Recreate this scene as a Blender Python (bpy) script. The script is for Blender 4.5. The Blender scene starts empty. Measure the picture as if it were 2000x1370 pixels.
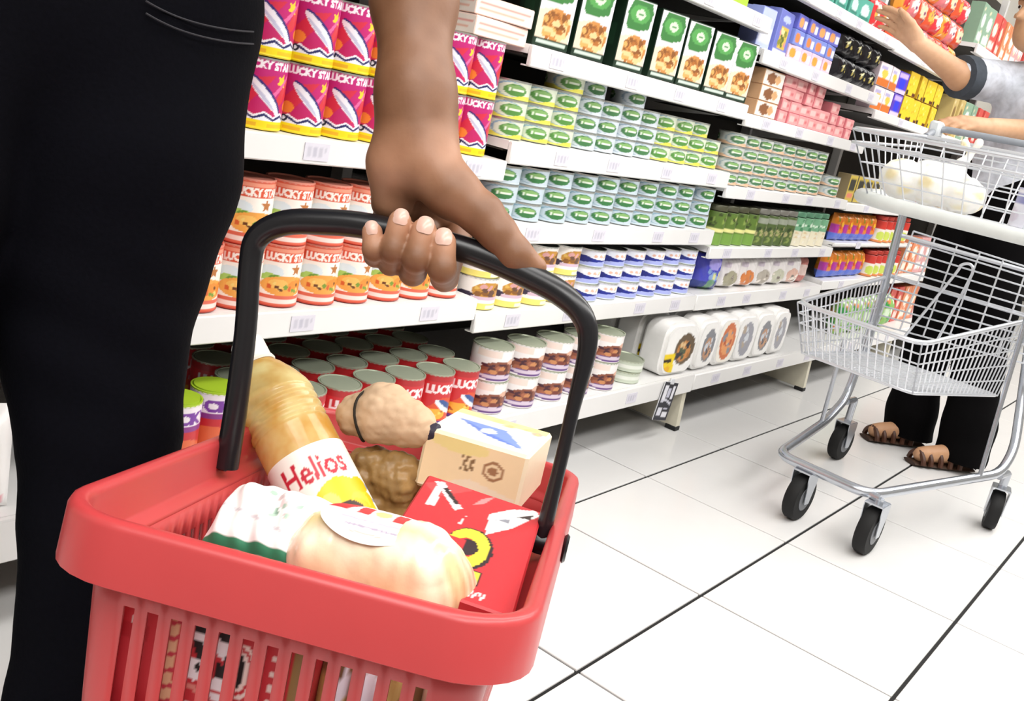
import bpy, bmesh, math, random
import numpy as np
from mathutils import Matrix, Vector

random.seed(7); rng = np.random.default_rng(7)
SC = bpy.context.scene; COL = SC.collection
# ------------------------------------------------------------------ camera
F = 1897.96
RM = np.array([[0.608110462, -0.765134791, 0.211590211],
               [-0.082095307, -0.325718981, -0.941895698],
               [0.789596116, 0.555406065, -0.260887130]])
CAM = np.array([0.0, 0.0, 0.88])
cd = bpy.data.cameras.new('camera'); cam = bpy.data.objects.new('camera', cd); COL.objects.link(cam)
cd.sensor_width = 36.0; cd.lens = F / 2000 * 36.0; cd.clip_start = 0.02; cd.clip_end = 60
mw = Matrix.Identity(4)
for i in range(3):
    mw[i][0] = RM[0][i]; mw[i][1] = -RM[1][i]; mw[i][2] = -RM[2][i]; mw[i][3] = CAM[i]
cam.matrix_world = mw
SC.camera = cam
# ------------------------------------------------------------------ light
vs = SC.view_settings
vs.view_transform = 'Standard'; vs.look = 'None'; vs.gamma = 1.0; vs.use_curve_mapping = False
vs.exposure = -0.36
W = bpy.data.worlds.new('world'); SC.world = W; W.use_nodes = True
W.node_tree.nodes['Background'].inputs[0].default_value = (1, 0.985, 0.96, 1)
W.node_tree.nodes['Background'].inputs[1].default_value = 0.12
def area(name, loc, rot, sx, sy, power, col=(1, 0.98, 0.95)):
    l = bpy.data.lights.new(name, 'AREA'); l.shape = 'RECTANGLE'; l.size = sx; l.size_y = sy; l.energy = power; l.color = col
    o = bpy.data.objects.new(name, l); COL.objects.link(o); o.location = loc; o.rotation_euler = rot
    return o
area('aisle_light', (3.2, 0.15, 2.85), (0, 0, 0), 9.0, 0.5, 165)
area('aisle_light', (3.2, -1.3, 2.85), (math.radians(24), 0, 0), 9.0, 0.5, 215)
area('aisle_light', (-0.9, -0.3, 2.5), (math.radians(10), math.radians(-38), 0), 1.0, 2.2, 30)

# ------------------------------------------------------------------ helpers
def U(px, py, d):
    """world point seen at a frame position, d metres along the view axis"""
    return CAM + RM.T @ np.array([(px - 1000) / F, (py - 685) / F, 1.0]) * d
def s2l(c):
    c = np.asarray(c, float)
    if c.max() > 1.0: c = c / 255.0
    return np.where(c <= 0.04045, c / 12.92, ((c + 0.055) / 1.055) ** 2.4)
def hx(h): return tuple(int(h[i:i + 2], 16) for i in (0, 2, 4))
_m = {}
def mat(name, col, rough=0.45, metal=0.0, noise=0.06, scale=40, spec=None, bump=0.0, sss=0, coat=0):
    if name in _m: return _m[name]
    m = bpy.data.materials.new(name); m.use_nodes = True; nt = m.node_tree; b = nt.nodes['Principled BSDF']
    c = s2l(hx(col) if isinstance(col, str) else col)
    tc = nt.nodes.new('ShaderNodeTexCoord'); nz = nt.nodes.new('ShaderNodeTexNoise'); nz.inputs['Scale'].default_value = scale
    nz.inputs['Detail'].default_value = 3
    nt.links.new(tc.outputs['Object'], nz.inputs['Vector'])
    mx = nt.nodes.new('ShaderNodeMix'); mx.data_type = 'RGBA'
    mx.inputs[6].default_value = (*(c * (1 - noise)), 1); mx.inputs[7].default_value = (*np.minimum(c * (1 + noise), 1), 1)
    nt.links.new(nz.outputs['Fac'], mx.inputs[0]); nt.links.new(mx.outputs[2], b.inputs['Base Color'])
    b.inputs['Roughness'].default_value = rough; b.inputs['Metallic'].default_value = metal
    if spec is not None: b.inputs['Specular IOR Level'].default_value = spec
    if sss: b.inputs['Subsurface Weight'].default_value = sss; b.inputs['Subsurface Radius'].default_value = (0.008, 0.003, 0.002)
    if coat: b.inputs['Coat Weight'].default_value = coat; b.inputs['Coat Roughness'].default_value = 0.1
    if bump:
        bp = nt.nodes.new('ShaderNodeBump'); bp.inputs['Strength'].default_value = bump; bp.inputs['Distance'].default_value = 0.002
        nt.links.new(nz.outputs['Fac'], bp.inputs['Height']); nt.links.new(bp.outputs[0], b.inputs['Normal'])
    _m[name] = m; return m
def ink(name, rough=0.4, bump=0.0, scale=60, sss=0, noise=0.05):
    """printed surface: the base colour is the flat print stored on the mesh, over slight paper grain"""
    if name in _m: return _m[name]
    m = bpy.data.materials.new(name); m.use_nodes = True; nt = m.node_tree; b = nt.nodes['Principled BSDF']
    at = nt.nodes.new('ShaderNodeAttribute'); at.attribute_name = 'ink'
    tc = nt.nodes.new('ShaderNodeTexCoord'); nz = nt.nodes.new('ShaderNodeTexNoise'); nz.inputs['Scale'].default_value = scale
    nz.inputs['Detail'].default_value = 4
    nt.links.new(tc.outputs['Object'], nz.inputs['Vector'])
    mr = nt.nodes.new('ShaderNodeMapRange'); mr.inputs[3].default_value = 1 - noise; mr.inputs[4].default_value = 1 + noise
    nt.links.new(nz.outputs['Fac'], mr.inputs[0])
    vm = nt.nodes.new('ShaderNodeVectorMath'); vm.operation = 'SCALE'
    nt.links.new(at.outputs['Color'], vm.inputs[0]); nt.links.new(mr.outputs[0], vm.inputs['Scale'])
    nt.links.new(vm.outputs[0], b.inputs['Base Color']); b.inputs['Roughness'].default_value = rough
    if sss: b.inputs['Subsurface Weight'].default_value = sss; b.inputs['Subsurface Radius'].default_value = (0.007, 0.003, 0.002)
    if bump:
        bp = nt.nodes.new('ShaderNodeBump'); bp.inputs['Strength'].default_value = bump; bp.inputs['Distance'].default_value = 0.002
        nt.links.new(nz.outputs['Fac'], bp.inputs['Height']); nt.links.new(bp.outputs[0], b.inputs['Normal'])
    _m[name] = m; return m

_labels = {}
def tag(o, label, cat, group=None):
    n = len(label.split())
    if not 4 <= n <= 16: print('LABEL LENGTH', n, label)
    if label in _labels: print('LABEL REPEAT', label)
    _labels[label] = 1
    o['label'] = label; o['category'] = cat
    if group: o['group'] = group
    return o
def struct(o): o['kind'] = 'structure'; return o
def empty(name, loc=(0, 0, 0), rot=None):
    o = bpy.data.objects.new(name, None); o.empty_display_size = 0.05; COL.objects.link(o)
    o.location = loc
    if rot is not None: o.rotation_euler = rot
    return o
def mk(name, V, Fc, m, parent=None, smooth=None, cols=None, loc=None, local=True):
    """one mesh object; if parent given and local False, V is in world space"""
    me = bpy.data.meshes.new(name); me.from_pydata([tuple(map(float, v)) for v in V], [], [tuple(map(int, f)) for f in Fc]); me.update()
    if cols is not None:
        a = me.color_attributes.new('ink', 'FLOAT_COLOR', 'POINT')
        c = np.ones((len(V), 4), np.float32); c[:, :3] = s2l(np.clip(np.asarray(cols, float), 0, 255) / 255.0 * 0.9999); a.data.foreach_set('color', c.ravel())
    if smooth is not None:
        me.polygons.foreach_set('use_smooth', [True] * len(me.polygons))
        if smooth < 179: me.set_sharp_from_angle(angle=math.radians(smooth))
    return link(name, me, m, parent, loc, local)
def link(name, me, m=None, parent=None, loc=None, local=True):
    o = bpy.data.objects.new(name, me); COL.objects.link(o)
    if m is not None and not me.materials: me.materials.append(m)
    if loc is not None: o.location = loc
    if parent is not None:
        o.parent = parent
        if not local: o.matrix_parent_inverse = PW(parent).inverted()
    return o
def PW(o):
    m = o.matrix_basis.copy()
    if o.parent: m = PW(o.parent) @ o.matrix_parent_inverse @ m
    return m
def kids(o): return KIDS.get(o.name, [])
def copy_tree(o, parent=None):
    c = o.copy(); COL.objects.link(c)
    if parent is not None: c.parent = parent
    for ch in [x for x in o.children]: copy_tree(ch, c)
    return c
class MB:
    """collects simple shapes into one vertex/face list"""
    def __init__(s): s.V = []; s.F = []
    def add(s, V, Fc):
        n = len(s.V); s.V += [tuple(v) for v in V]; s.F += [tuple(i + n for i in f) for f in Fc]; return s
    def box(s, x0, x1, y0, y1, z0, z1, bev=0.0, M=None):
        if bev <= 0:
            V = [(x, y, z) for z in (z0, z1) for y in (y0, y1) for x in (x0, x1)]
            Fc = [(0, 2, 3, 1), (4, 5, 7, 6), (0, 1, 5, 4), (2, 6, 7, 3), (0, 4, 6, 2), (1, 3, 7, 5)]
        else:
            bm = bmesh.new(); bmesh.ops.create_cube(bm, size=1)
            for v in bm.verts: v.co = Vector(((x0 + x1) / 2 + v.co.x * (x1 - x0), (y0 + y1) / 2 + v.co.y * (y1 - y0), (z0 + z1) / 2 + v.co.z * (z1 - z0)))
            bmesh.ops.bevel(bm, geom=bm.edges[:], offset=bev, segments=1, affect='EDGES', profile=0.5)
            bm.verts.ensure_lookup_table(); bm.verts.index_update()
            V = [tuple(v.co) for v in bm.verts]; Fc = [tuple(v.index for v in f.verts) for f in bm.faces]; bm.free()
        if M is not None: V = [tuple(M @ Vector(v)) for v in V]
        return s.add(V, Fc)
    def tube(s, pts, r, n=8, cap=True, flat=None):
        """swept tube; r scalar or list; flat=(axis, k) squashes the section along a fixed axis"""
        P = [np.asarray(p, float) for p in pts]; m = len(P)
        R = [r] * m if np.isscalar(r) else list(r)
        T = [(P[min(i + 1, m - 1)] - P[max(i - 1, 0)]) for i in range(m)]; T = [t / (np.linalg.norm(t) + 1e-12) for t in T]
        a = np.array([0, 0, 1.0]) if abs(T[0][2]) < 0.9 else np.array([1.0, 0, 0])
        u = np.cross(T[0], a); u /= np.linalg.norm(u); V = []
        for i in range(m):
            u = u - T[i] * (u @ T[i]); u /= np.linalg.norm(u); w = np.cross(T[i], u)
            for k in range(n):
                an = 2 * math.pi * k / n; off = (u * math.cos(an) + w * math.sin(an)) * R[i]
                if flat is not None: ax = np.asarray(flat[0], float); off = off - ax * (off @ ax) * (1 - flat[1])
                V.append(P[i] + off)
        Fc = [(i * n + k, i * n + (k + 1) % n, (i + 1) * n + (k + 1) % n, (i + 1) * n + k) for i in range(m - 1) for k in range(n)]
        if cap: Fc += [tuple(range(n))[::-1], tuple((m - 1) * n + k for k in range(n))]
        return s.add(V, Fc)
    def build(s, name, m, parent=None, smooth=40, local=True, loc=None): return mk(name, s.V, s.F, m, parent, smooth, None, loc, local)
def smoothpath(pts, n=6):
    """Catmull-Rom through the points"""
    P = [np.asarray(p, float) for p in pts]; P = [2 * P[0] - P[1]] + P + [2 * P[-1] - P[-2]]; out = []
    for i in range(1, len(P) - 2):
        for k in range(n):
            t = k / n; a, b, c, d = P[i - 1:i + 3]
            out.append(0.5 * (2 * b + (c - a) * t + (2 * a - 5 * b + 4 * c - d) * t * t + (3 * b - a - 3 * c + d) * t ** 3))
    out.append(P[-2]); return out
def fillet(pts, r=0.04, n=5):
    P = [np.asarray(p, float) for p in pts]; out = [P[0]]
    for i in range(1, len(P) - 1):
        a, b, c = P[i - 1], P[i], P[i + 1]; la, lc = np.linalg.norm(a - b), np.linalg.norm(c - b)
        q = min(r, la * 0.45, lc * 0.45); s = b + (a - b) / la * q; e = b + (c - b) / lc * q
        for k in range(n + 1):
            t = k / n; out.append((1 - t) ** 2 * s + 2 * t * (1 - t) * b + t * t * e)
    out.append(P[-1]); return out
def arrow(o, mw_): o.matrix_world = mw_
# ---- flat print: shapes laid over a colour, sampled at the mesh's own vertices
_txt = {}
def text_tris(s, bold=0.03):
    if s in _txt: return _txt[s]
    c = bpy.data.curves.new('lettering', 'FONT'); c.body = s; c.offset = bold; c.resolution_u = 3
    o = bpy.data.objects.new('lettering', c); COL.objects.link(o)
    bpy.context.view_layer.update()
    me = o.to_mesh(); me.calc_loop_triangles()
    V = np.array([v.co[:2] for v in me.vertices]); T = np.array([t.vertices for t in me.loop_triangles])
    o.to_mesh_clear(); bpy.data.objects.remove(o); bpy.data.curves.remove(c)
    V = (V - V.min(0)) / (V.max(0) - V.min(0)); _txt[s] = V[T]; return _txt[s]
def starpts(cu, cv, r, n=5, asp=1.0, inner=0.45, rot=0.3):
    return [(cu + r * (1 if i % 2 == 0 else inner) * math.cos(rot + i * math.pi / n) / asp, cv + r * (1 if i % 2 == 0 else inner) * math.sin(rot + i * math.pi / n)) for i in range(2 * n)]
class Art:
    def __init__(s, bg, asp=1.0): s.bg = hx(bg); s.o = []; s.asp = asp
    def rect(s, u0, v0, u1, v1, c): s.o.append(('r', u0, v0, u1, v1, hx(c))); return s
    def ell(s, u, v, a, b, c, rot=0): s.o.append(('e', u, v, a, b, math.radians(rot), hx(c))); return s
    def poly(s, p, c): s.o.append(('p', p, hx(c))); return s
    def star(s, u, v, r, c, n=5, inner=0.45): return s.poly(starpts(u, v, r, n, s.asp, inner), c)
    def text(s, t, u0, v0, u1, v1, c, shear=0.0, bold=0.03): s.o.append(('t', t, u0, v0, u1, v1, hx(c), shear, bold)); return s
    def wave(s, v, amp, fr, c, sign=-1): s.o.append(('w', v, amp, fr, sign, hx(c))); return s
    def grad(s, c0, c1): s.o.append(('g', hx(c0), hx(c1))); return s
    def spots(s, u0, v0, u1, v1, r, n, cols, seed=1):
        q = np.random.default_rng(seed)
        for _ in range(n):
            s.ell(u0 + q.random() * (u1 - u0), v0 + q.random() * (v1 - v0), r * (0.5 + q.random()) / s.asp, r * (0.5 + q.random()), cols[int(q.integers(len(cols)))], q.random() * 180)
        return s
    def __call__(s, u, v):
        C = np.tile(np.array(s.bg, float), (len(u), 1))
        for o in s.o:
            k = o[0]
            if k == 'r': C[(u >= o[1]) & (u <= o[3]) & (v >= o[2]) & (v <= o[4])] = o[5]
            elif k == 'e':
                du, dv = (u - o[1]) * s.asp, v - o[2]; ca, sa = math.cos(o[5]), math.sin(o[5])
                C[((du * ca + dv * sa) / (o[3] * s.asp)) ** 2 + ((-du * sa + dv * ca) / o[4]) ** 2 <= 1] = o[6]
            elif k == 'p':
                P = o[1]; ins = np.zeros(len(u), bool)
                for i in range(len(P)):
                    (x0, y0), (x1, y1) = P[i], P[i - 1]
                    if y0 != y1: ins ^= ((y0 > v) != (y1 > v)) & (u < (x1 - x0) * (v - y0) / (y1 - y0) + x0)
                C[ins] = o[2]
            elif k == 'w':
                ph = (u * o[3]) % 1.0; line = o[1] + o[2] * (np.abs(ph - 0.5) * 4 - 1)
                C[(v < line) if o[4] < 0 else (v > line)] = o[5]
            elif k == 'g': t = v[:, None]; C = np.array(o[1]) * (1 - t) + np.array(o[2]) * t
            elif k == 't':
                tv = (v - o[3]) / (o[5] - o[3]); tu = (u - o[2] - o[7] * (v - o[3])) / (o[4] - o[2])
                idx = np.where((tv >= 0) & (tv <= 1) & (tu >= 0) & (tu <= 1))[0]
                if len(idx) == 0: continue
                x, y = tu[idx], tv[idx]; ins = np.zeros(len(idx), bool)
                for a, b, c in text_tris(o[1], o[8]):
                    d = (b[1] - c[1]) * (a[0] - c[0]) + (c[0] - b[0]) * (a[1] - c[1])
                    if abs(d) < 1e-9: continue
                    l0 = ((b[1] - c[1]) * (x - c[0]) + (c[0] - b[0]) * (y - c[1])) / d; l1 = ((c[1] - a[1]) * (x - c[0]) + (a[0] - c[0]) * (y - c[1])) / d
                    ins |= (l0 >= -0.01) & (l1 >= -0.01) & (l0 + l1 <= 1.01)
                C[idx[ins]] = o[6]
        return C
# ---- goods
METAL = lambda: mat('tin_metal', 'c9ccc6', 0.28, 0.85, 0.05)
def can(name, r, h, art, reps=3, th0=-128, lid=None, seg=72, rows=34, dome=0.0, rim=True, label=(0.0, 1.0), bodycol=None):
    """round tin: printed body, lid part"""
    V = []; C = []; zs = [0.0, 0.002] + list(np.linspace(0.004, h - 0.004, rows)) + [h - 0.002, h - 0.001]
    rs = [r * 0.96, r * 0.985] + [r * 0.985] * rows + [r, r * 0.985]
    rs[1] = r
    th = np.linspace(0, 2 * math.pi, seg, endpoint=False)
    for z, rr in zip(zs, rs):
        for t in th: V.append((rr * math.cos(t), rr * math.sin(t), z))
    VV = np.array(V); u = ((np.degrees(np.arctan2(VV[:, 1], VV[:, 0])) - th0) / 360 * reps + 0.5) % 1.0; v = VV[:, 2] / h
    C = art(u, v); n = len(zs)
    Fc = [(i * seg + k, i * seg + (k + 1) % seg, (i + 1) * seg + (k + 1) % seg, (i + 1) * seg + k) for i in range(n - 1) for k in range(seg)] + [tuple(range(seg))[::-1]]
    o = mk(name, V, Fc, ink('tin_print', 0.32), None, 40, C)
    if lid is not False:
        rr = [1.0, 1.0, 0.93, 0.90, 0.88, 0.4, 0.0]; zz = [h - 0.003, h + 0.001, h + 0.001, h - 0.0015, h - 0.0015 + dome, h - 0.001 + dome, h - 0.001 + dome]
        L = []; m = 28
        for a, z in zip(rr[:-1], zz): L += [(r * a * math.cos(2 * math.pi * k / m), r * a * math.sin(2 * math.pi * k / m), z) for k in range(m)]
        L.append((0, 0, zz[-1])); q = len(rr) - 1
        LF = [(i * m + k, i * m + (k + 1) % m, (i + 1) * m + (k + 1) % m, (i + 1) * m + k) for i in range(q - 1) for k in range(m)] + [((q - 1) * m + k, (q - 1) * m + (k + 1) % m, q * m) for k in range(m)]
        mk('lid', L, LF, lid or METAL(), o, 35)
    return o
def carton(name, w, d, h, front, side='c8c8c0', top=None, left=None, n=(34, 40), bev=0.0015, flap=True, rough=0.45, m=None):
    """box standing on z=0, front towards -Y; the front, and if asked left and top, carry print"""
    bm = bmesh.new(); bmesh.ops.create_cube(bm, size=1)
    for v in bm.verts: v.co = Vector((v.co.x * w, v.co.y * d, (v.co.z + 0.5) * h))
    bmesh.ops.bevel(bm, geom=bm.edges[:], offset=bev, segments=1, affect='EDGES')
    drop = []
    arts = {(0, -1, 0): front, (-1, 0, 0): left, (0, 0, 1): top}
    for f in bm.faces:
        for nn, a in arts.items():
            if a is not None and f.normal.dot(Vector(nn)) > 0.99: drop.append(f)
    bmesh.ops.delete(bm, geom=drop, context='FACES_ONLY')
    bm.verts.index_update(); V = [tuple(v.co) for v in bm.verts]; Fc = [tuple(v.index for v in f.verts) for f in bm.faces]; bm.free()
    C = np.tile(np.array(hx(side), float), (len(V), 1)); nx, nz = n
    for nn, a in arts.items():
        if a is None: continue
        uu, vv = np.meshgrid(np.linspace(0, 1, nx), np.linspace(0, 1, nz)); uu, vv = uu.ravel(), vv.ravel(); e = bev
        if nn[1] == -1: G = np.c_[(-w / 2 + e) + uu * (w - 2 * e), np.full(len(uu), -d / 2), e + vv * (h - 2 * e)]
        elif nn[0] == -1: G = np.c_[np.full(len(uu), -w / 2), (d / 2 - e) - uu * (d - 2 * e), e + vv * (h - 2 * e)]
        else: G = np.c_[(-w / 2 + e) + uu * (w - 2 * e), (-d / 2 + e) + vv * (d - 2 * e), np.full(len(uu), h)]
        b = len(V); V += [tuple(g) for g in G]; C = np.r_[C, a(uu, vv)]
        Fc += [(b + j * nx + i, b + j * nx + i + 1, b + (j + 1) * nx + i + 1, b + (j + 1) * nx + i) for j in range(nz - 1) for i in range(nx - 1)]
    o = mk(name, V, Fc, m or ink('carton_print', rough), None, 30, C)
    if flap:
        f = MB().box(-w / 2 + 0.001, w / 2 - 0.001, -d / 2 + 0.002, d * 0.12, h - 0.0004, h + 0.0012)
        mk('top_flap', f.V, f.F, ink('carton_print', rough), o, 30, np.tile(np.array(hx(side), float), (len(f.V), 1)))
    return o
def pouch(name, w, d, h, art, back='d8d4cc', n=(30, 36), seal=0.1, wr=0.002, seed=1, m=None, power=2.4):
    """pillow bag standing on z=0 with crimped seals at top and bottom"""
    q = np.random.default_rng(seed); V = []; C = []; Fc = []; nx, nz = n
    for sgn in (-1, 1):
        uu, vv = np.meshgrid(np.linspace(0, 1, nx), np.linspace(0, 1, nz)); uu, vv = uu.ravel(), vv.ravel()
        a = np.abs(2 * uu - 1); b = np.abs(2 * vv - 1)
        t = np.clip(1 - a ** power, 0, 1) ** 0.55 * np.clip(1 - (b / (1 - seal * 0.5)) ** 4, 0, 1) ** 0.6
        wav = wr * (np.sin(uu * 17 + q.random() * 6) * np.sin(vv * 13 + q.random() * 6) + np.sin(uu * 31 + vv * 9)) * t
        x = (uu - 0.5) * w * (1 - 0.05 * t * (1 - b)); y = sgn * (d / 2 * t + wav); z = vv * h
        e = len(V); V += list(zip(x, y, z)); col = art(uu if sgn < 0 else 1 - uu, vv) if sgn < 0 or art.bg else None
        C.append(col)
        for j in range(nz - 1):
            for i in range(nx - 1):
                f = (e + j * nx + i, e + j * nx + i + 1, e + (j + 1) * nx + i + 1, e + (j + 1) * nx + i); Fc.append(f if sgn < 0 else f[::-1])
    return mk(name, V, Fc, m or ink('film_print', 0.25), None, 50, np.vstack(C))
ORD = 'zero first second third fourth fifth sixth seventh eighth ninth tenth eleventh twelfth thirteenth fourteenth fifteenth sixteenth'.split()
RN = {1: ['only'], 2: ['lower', 'upper'], 3: ['bottom', 'middle', 'top'], 4: ['bottom', 'second', 'third', 'top'], 5: ['bottom', 'second', 'third', 'fourth', 'top']}
def place(proto, used, loc, rz, label, cat, group=None):
    o = proto if not used else copy_tree(proto)
    o.location = loc; o.rotation_euler = (0, 0, math.radians(rz)); tag(o, label, cat, group); return o
def stack(proto, what, where, cat, group, x0, pitch, n, z0, dz, rows, y=1.275, yaw=4, skip=(), jit=0.002, depth=1, dy=0.09, used=False, heights=None, drow=None):
    """rows of one product on a shelf: every item an object of its own"""
    R = RN[rows]
    for d in range(depth):
        for r in range(rows):
            for k in range(n):
                if (k, r) in skip or (k, r, d) in skip: continue
                if heights and r >= heights[k]: continue
                pos = f'{ORD[k + 1]} from left' if n > 1 else ''
                row = f'{R[r]} row' if rows > 1 else ''
                dep = '' if depth == 1 else ('front line' if d == 0 else f'{ORD[d + 1]} line')
                lab = ' '.join(f'{what} {pos} {row} {dep} {where}'.split())
                place(proto, used, (x0 + k * pitch + (drow or 0) * d + random.uniform(-jit, jit), y + d * dy + random.uniform(-jit, jit), z0 + r * dz), random.uniform(-yaw, yaw), lab, cat, group)
                used = True
# ================================================================== setting
TX, TY = 0.4405, 0.388
fb = MB().box(-1.6, 11.0, -2.2, 1.8, -0.06, -0.004)
floor = struct(fb.build('floor', mat('grout', '100f10', 0.85, 0, 0.2, 90)))
tm = mat('floor_tile', 'e2e1e0', 0.22, 0, 0.035, 7, bump=0.02)
tb = MB().box(-TX / 2 + 0.0026, TX / 2 - 0.0026, -TY / 2 + 0.0036, TY / 2 - 0.0036, -0.010, 0.0, 0.0012)
t0 = tb.build('tile', tm, floor, 30)
first = True
for i in range(-6, 19):
    for j in range(-5, 4):
        x, y = 1.2685 + TX * (i + 0.5), 0.2375 + TY * (j + 0.5)
        if y > 1.75: continue
        o = t0 if first else t0.copy()
        if not first: COL.objects.link(o); o.parent = floor
        o.location = (x, y, random.uniform(-0.0004, 0.0)); first = False
wm = mat('wall_paint', 'd6d2c8', 0.7, 0, 0.04, 5)
struct(MB().box(-1.6, 11.0, 1.78, 1.88, 0, 3.2).build('wall_back', wm))
struct(MB().box(-1.6, 11.0, -2.3, -2.2, 0, 3.2).build('added_wall_front', mat('added_wall_grey', '8d8982', 0.8, 0, 0.05, 5)))  # unseen wall added to keep stray light from under the shelves
struct(MB().box(-1.7, -1.6, -2.2, 1.78, 0, 3.2).build('added_wall_left', mat('added_wall_grey', '8d8982')))  # also unseen, added to shut out ambient light at this end
struct(MB().box(10.9, 11.0, -2.2, 1.78, 0, 3.2).build('wall_right', wm))
struct(MB().box(-1.6, 11.0, -2.2, 1.88, 3.2, 3.3).build('ceiling', mat('ceiling_panel', 'a8a8a4', 0.8, 0, 0.02, 4)))

# ================================================================== shelving
SH = mat('shelf_enamel', 'ecebea', 0.32, 0, 0.025, 12)
SHB = mat('shelf_back_painted_shade', '3a352f', 0.7, 0, 0.1, 20)  # back panel colour darkened to hold the shade behind the goods
tagart = Art('dedbe6', 1.8).rect(0.12, 0.2, 0.3, 0.8, 'cac8d4').rect(0.38, 0.25, 0.52, 0.78, 'c2c0ce').rect(0.58, 0.25, 0.7, 0.78, 'c6c4d0').rect(0.78, 0.55, 0.9, 0.8, 'c6c4d0')
uu, vv = [a.ravel() for a in np.meshgrid(np.linspace(0, 1, 14), np.linspace(0, 1, 8))]
TV = [(-0.026 + 0.052 * a, -0.0012, -0.014 + 0.028 * b) for a, b in zip(uu, vv)]
TF = [(j * 14 + i, j * 14 + i + 1, (j + 1) * 14 + i + 1, (j + 1) * 14 + i) for j in range(7) for i in range(13)]
nb = len(TV); TV += [(-0.026, 0, -0.014), (0.026, 0, -0.014), (0.026, 0, 0.014), (-0.026, 0, 0.014)]
TF += [(nb, nb + 1, 13, 0), (nb + 1, nb + 2, 7 * 14 + 13, 13), (nb + 2, nb + 3, 7 * 14, 7 * 14 + 13), (nb + 3, nb, 0, 7 * 14)]
tagme = mk('price_tag', TV, TF, ink('card_print', 0.5), None, 30, np.r_[tagart(uu, vv), np.tile([[220., 218, 228]], (4, 1))])
_tp = tagme; tagme = _tp.data; bpy.data.objects.remove(_tp)
YL, YB = 1.223, 1.162
BAYS = [('first shelving bay at the left edge behind the legs', -0.46, 0.555, [(.125, .185), (.39, .437), (.685, .727)], 0),
        ('white shelving bay holding the pink and red tins', 0.555, 1.571, [(.125, .19), (.39, .437), (.685, .727), (1.10, 1.14)], 3),
        ('white shelving bay holding the green tins and tall cereal cartons', 1.571, 2.588, [(.125, .180), (.36, .405), (.556, .60), (.722, .767), (.915, .957), (1.148, 1.19)], 4),
        ('white shelving bay with green jars and pink packs', 2.588, 3.61, [(.128, .178), (.357, .405), (.515, .55), (.695, .73), (.90, .936), (1.073, 1.112), (1.27, 1.305)], 4),
        ('shelving bay with yellow packs behind the trolley', 3.61, 4.63, [(.128, .178), (.385, .42), (.556, .568), (.69, .72), (1.03, 1.062), (1.265, 1.305)], 2),
        ('shelving bay beyond the yellow packs behind the reaching arm', 4.63, 5.65, [(.128, .178), (.385, .42), (.69, .72), (1.03, 1.062), (1.42, 1.46)], 0),
        ('shelving bay with red packs farthest along the aisle', 5.65, 6.67, [(.128, .178), (.385, .42), (.69, .72), (1.03, 1.062), (1.42, 1.46)], 0)]
for label, x0, x1, shs, nt in BAYS:
    b = tag(empty('shelving_bay', ((x0 + x1) / 2, 1.45, 0)), label, 'shelving'); hw = (x1 - x0) / 2
    MB().box(-hw, hw, 0.24, 0.25, 0.05, 1.95).build('back_panel', SHB, b)
    for sx in (1,) if x0 > -0.4 else (-1, 1):
        q = MB().box((hw - 0.03) if sx > 0 else -hw, hw if sx > 0 else -hw + 0.03, 0.20, 0.24, 0.0, 1.98, 0.002); q.build('upright', SH, b)
        f = MB(); xa = sx * (hw - 0.0145)
        f.add([(xa - 0.012, -0.29, 0.012), (xa + 0.012, -0.29, 0.012), (xa + 0.012, -0.283, 0.128), (xa - 0.012, -0.283, 0.128),
               (xa - 0.012, 0.2, 0.012), (xa + 0.012, 0.2, 0.012), (xa + 0.012, 0.2, 0.128), (xa - 0.012, 0.2, 0.128)],
              [(0, 1, 2, 3), (4, 7, 6, 5), (0, 4, 5, 1), (3, 2, 6, 7), (0, 3, 7, 4), (1, 5, 6, 2)])
        ft = f.build('foot_bracket', mat('bracket_cream', 'd9d3bf', 0.45), b)
        MB().box(xa - 0.014, xa + 0.014, -0.292, -0.255, 0.0, 0.014, 0.002).build('foot_pad', mat('rubber_black', '141414', 0.6), ft)
    for k, (za, zb) in enumerate(shs):
        yl = (YB if k == 0 else YL) - 1.45
        m = MB().box(-hw + 0.003, hw - 0.003, yl + 0.004, 0.238, zb - 0.018, zb).box(-hw + 0.002, hw - 0.002, yl - 0.008, yl + 0.004, za, zb, 0.0025)
        m.box(-hw + 0.003, hw - 0.003, yl + 0.004, yl + 0.016, za, za + 0.003)
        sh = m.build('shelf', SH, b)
        MB().box(-hw + 0.006, hw - 0.006, yl + 0.018, 0.237, zb - 0.0225, zb - 0.0182).build('underside_shade_sheet', mat('painted_underside_shade', '2f2c28', 0.7, 0, 0.15, 15), sh)  # dark sheet added below each deck, its colour stands in for shade
        if k:
            for sx in (-1, 1):
                br = MB(); xa = sx * (hw - 0.012)
                br.add([(xa - 0.003, yl + 0.05, zb - 0.02), (xa + 0.003, yl + 0.05, zb - 0.02), (xa + 0.003, 0.23, zb - 0.06), (xa - 0.003, 0.23, zb - 0.06), (xa - 0.003, 0.23, zb - 0.018), (xa + 0.003, 0.23, zb - 0.018)],
                       [(0, 1, 2, 3), (0, 4, 5, 1), (3, 2, 5, 4), (0, 3, 4), (1, 5, 2)])
                br.build('shelf_bracket', SH, sh)
        if nt:
            for i in range(nt):
                x = -hw + 2 * hw * (i + 0.35 + 0.4 * random.random()) / nt
                t = bpy.data.objects.new('price_tag', tagme); COL.objects.link(t); t.parent = sh; t.location = (x, yl - 0.0082, (za + zb) / 2)
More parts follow.
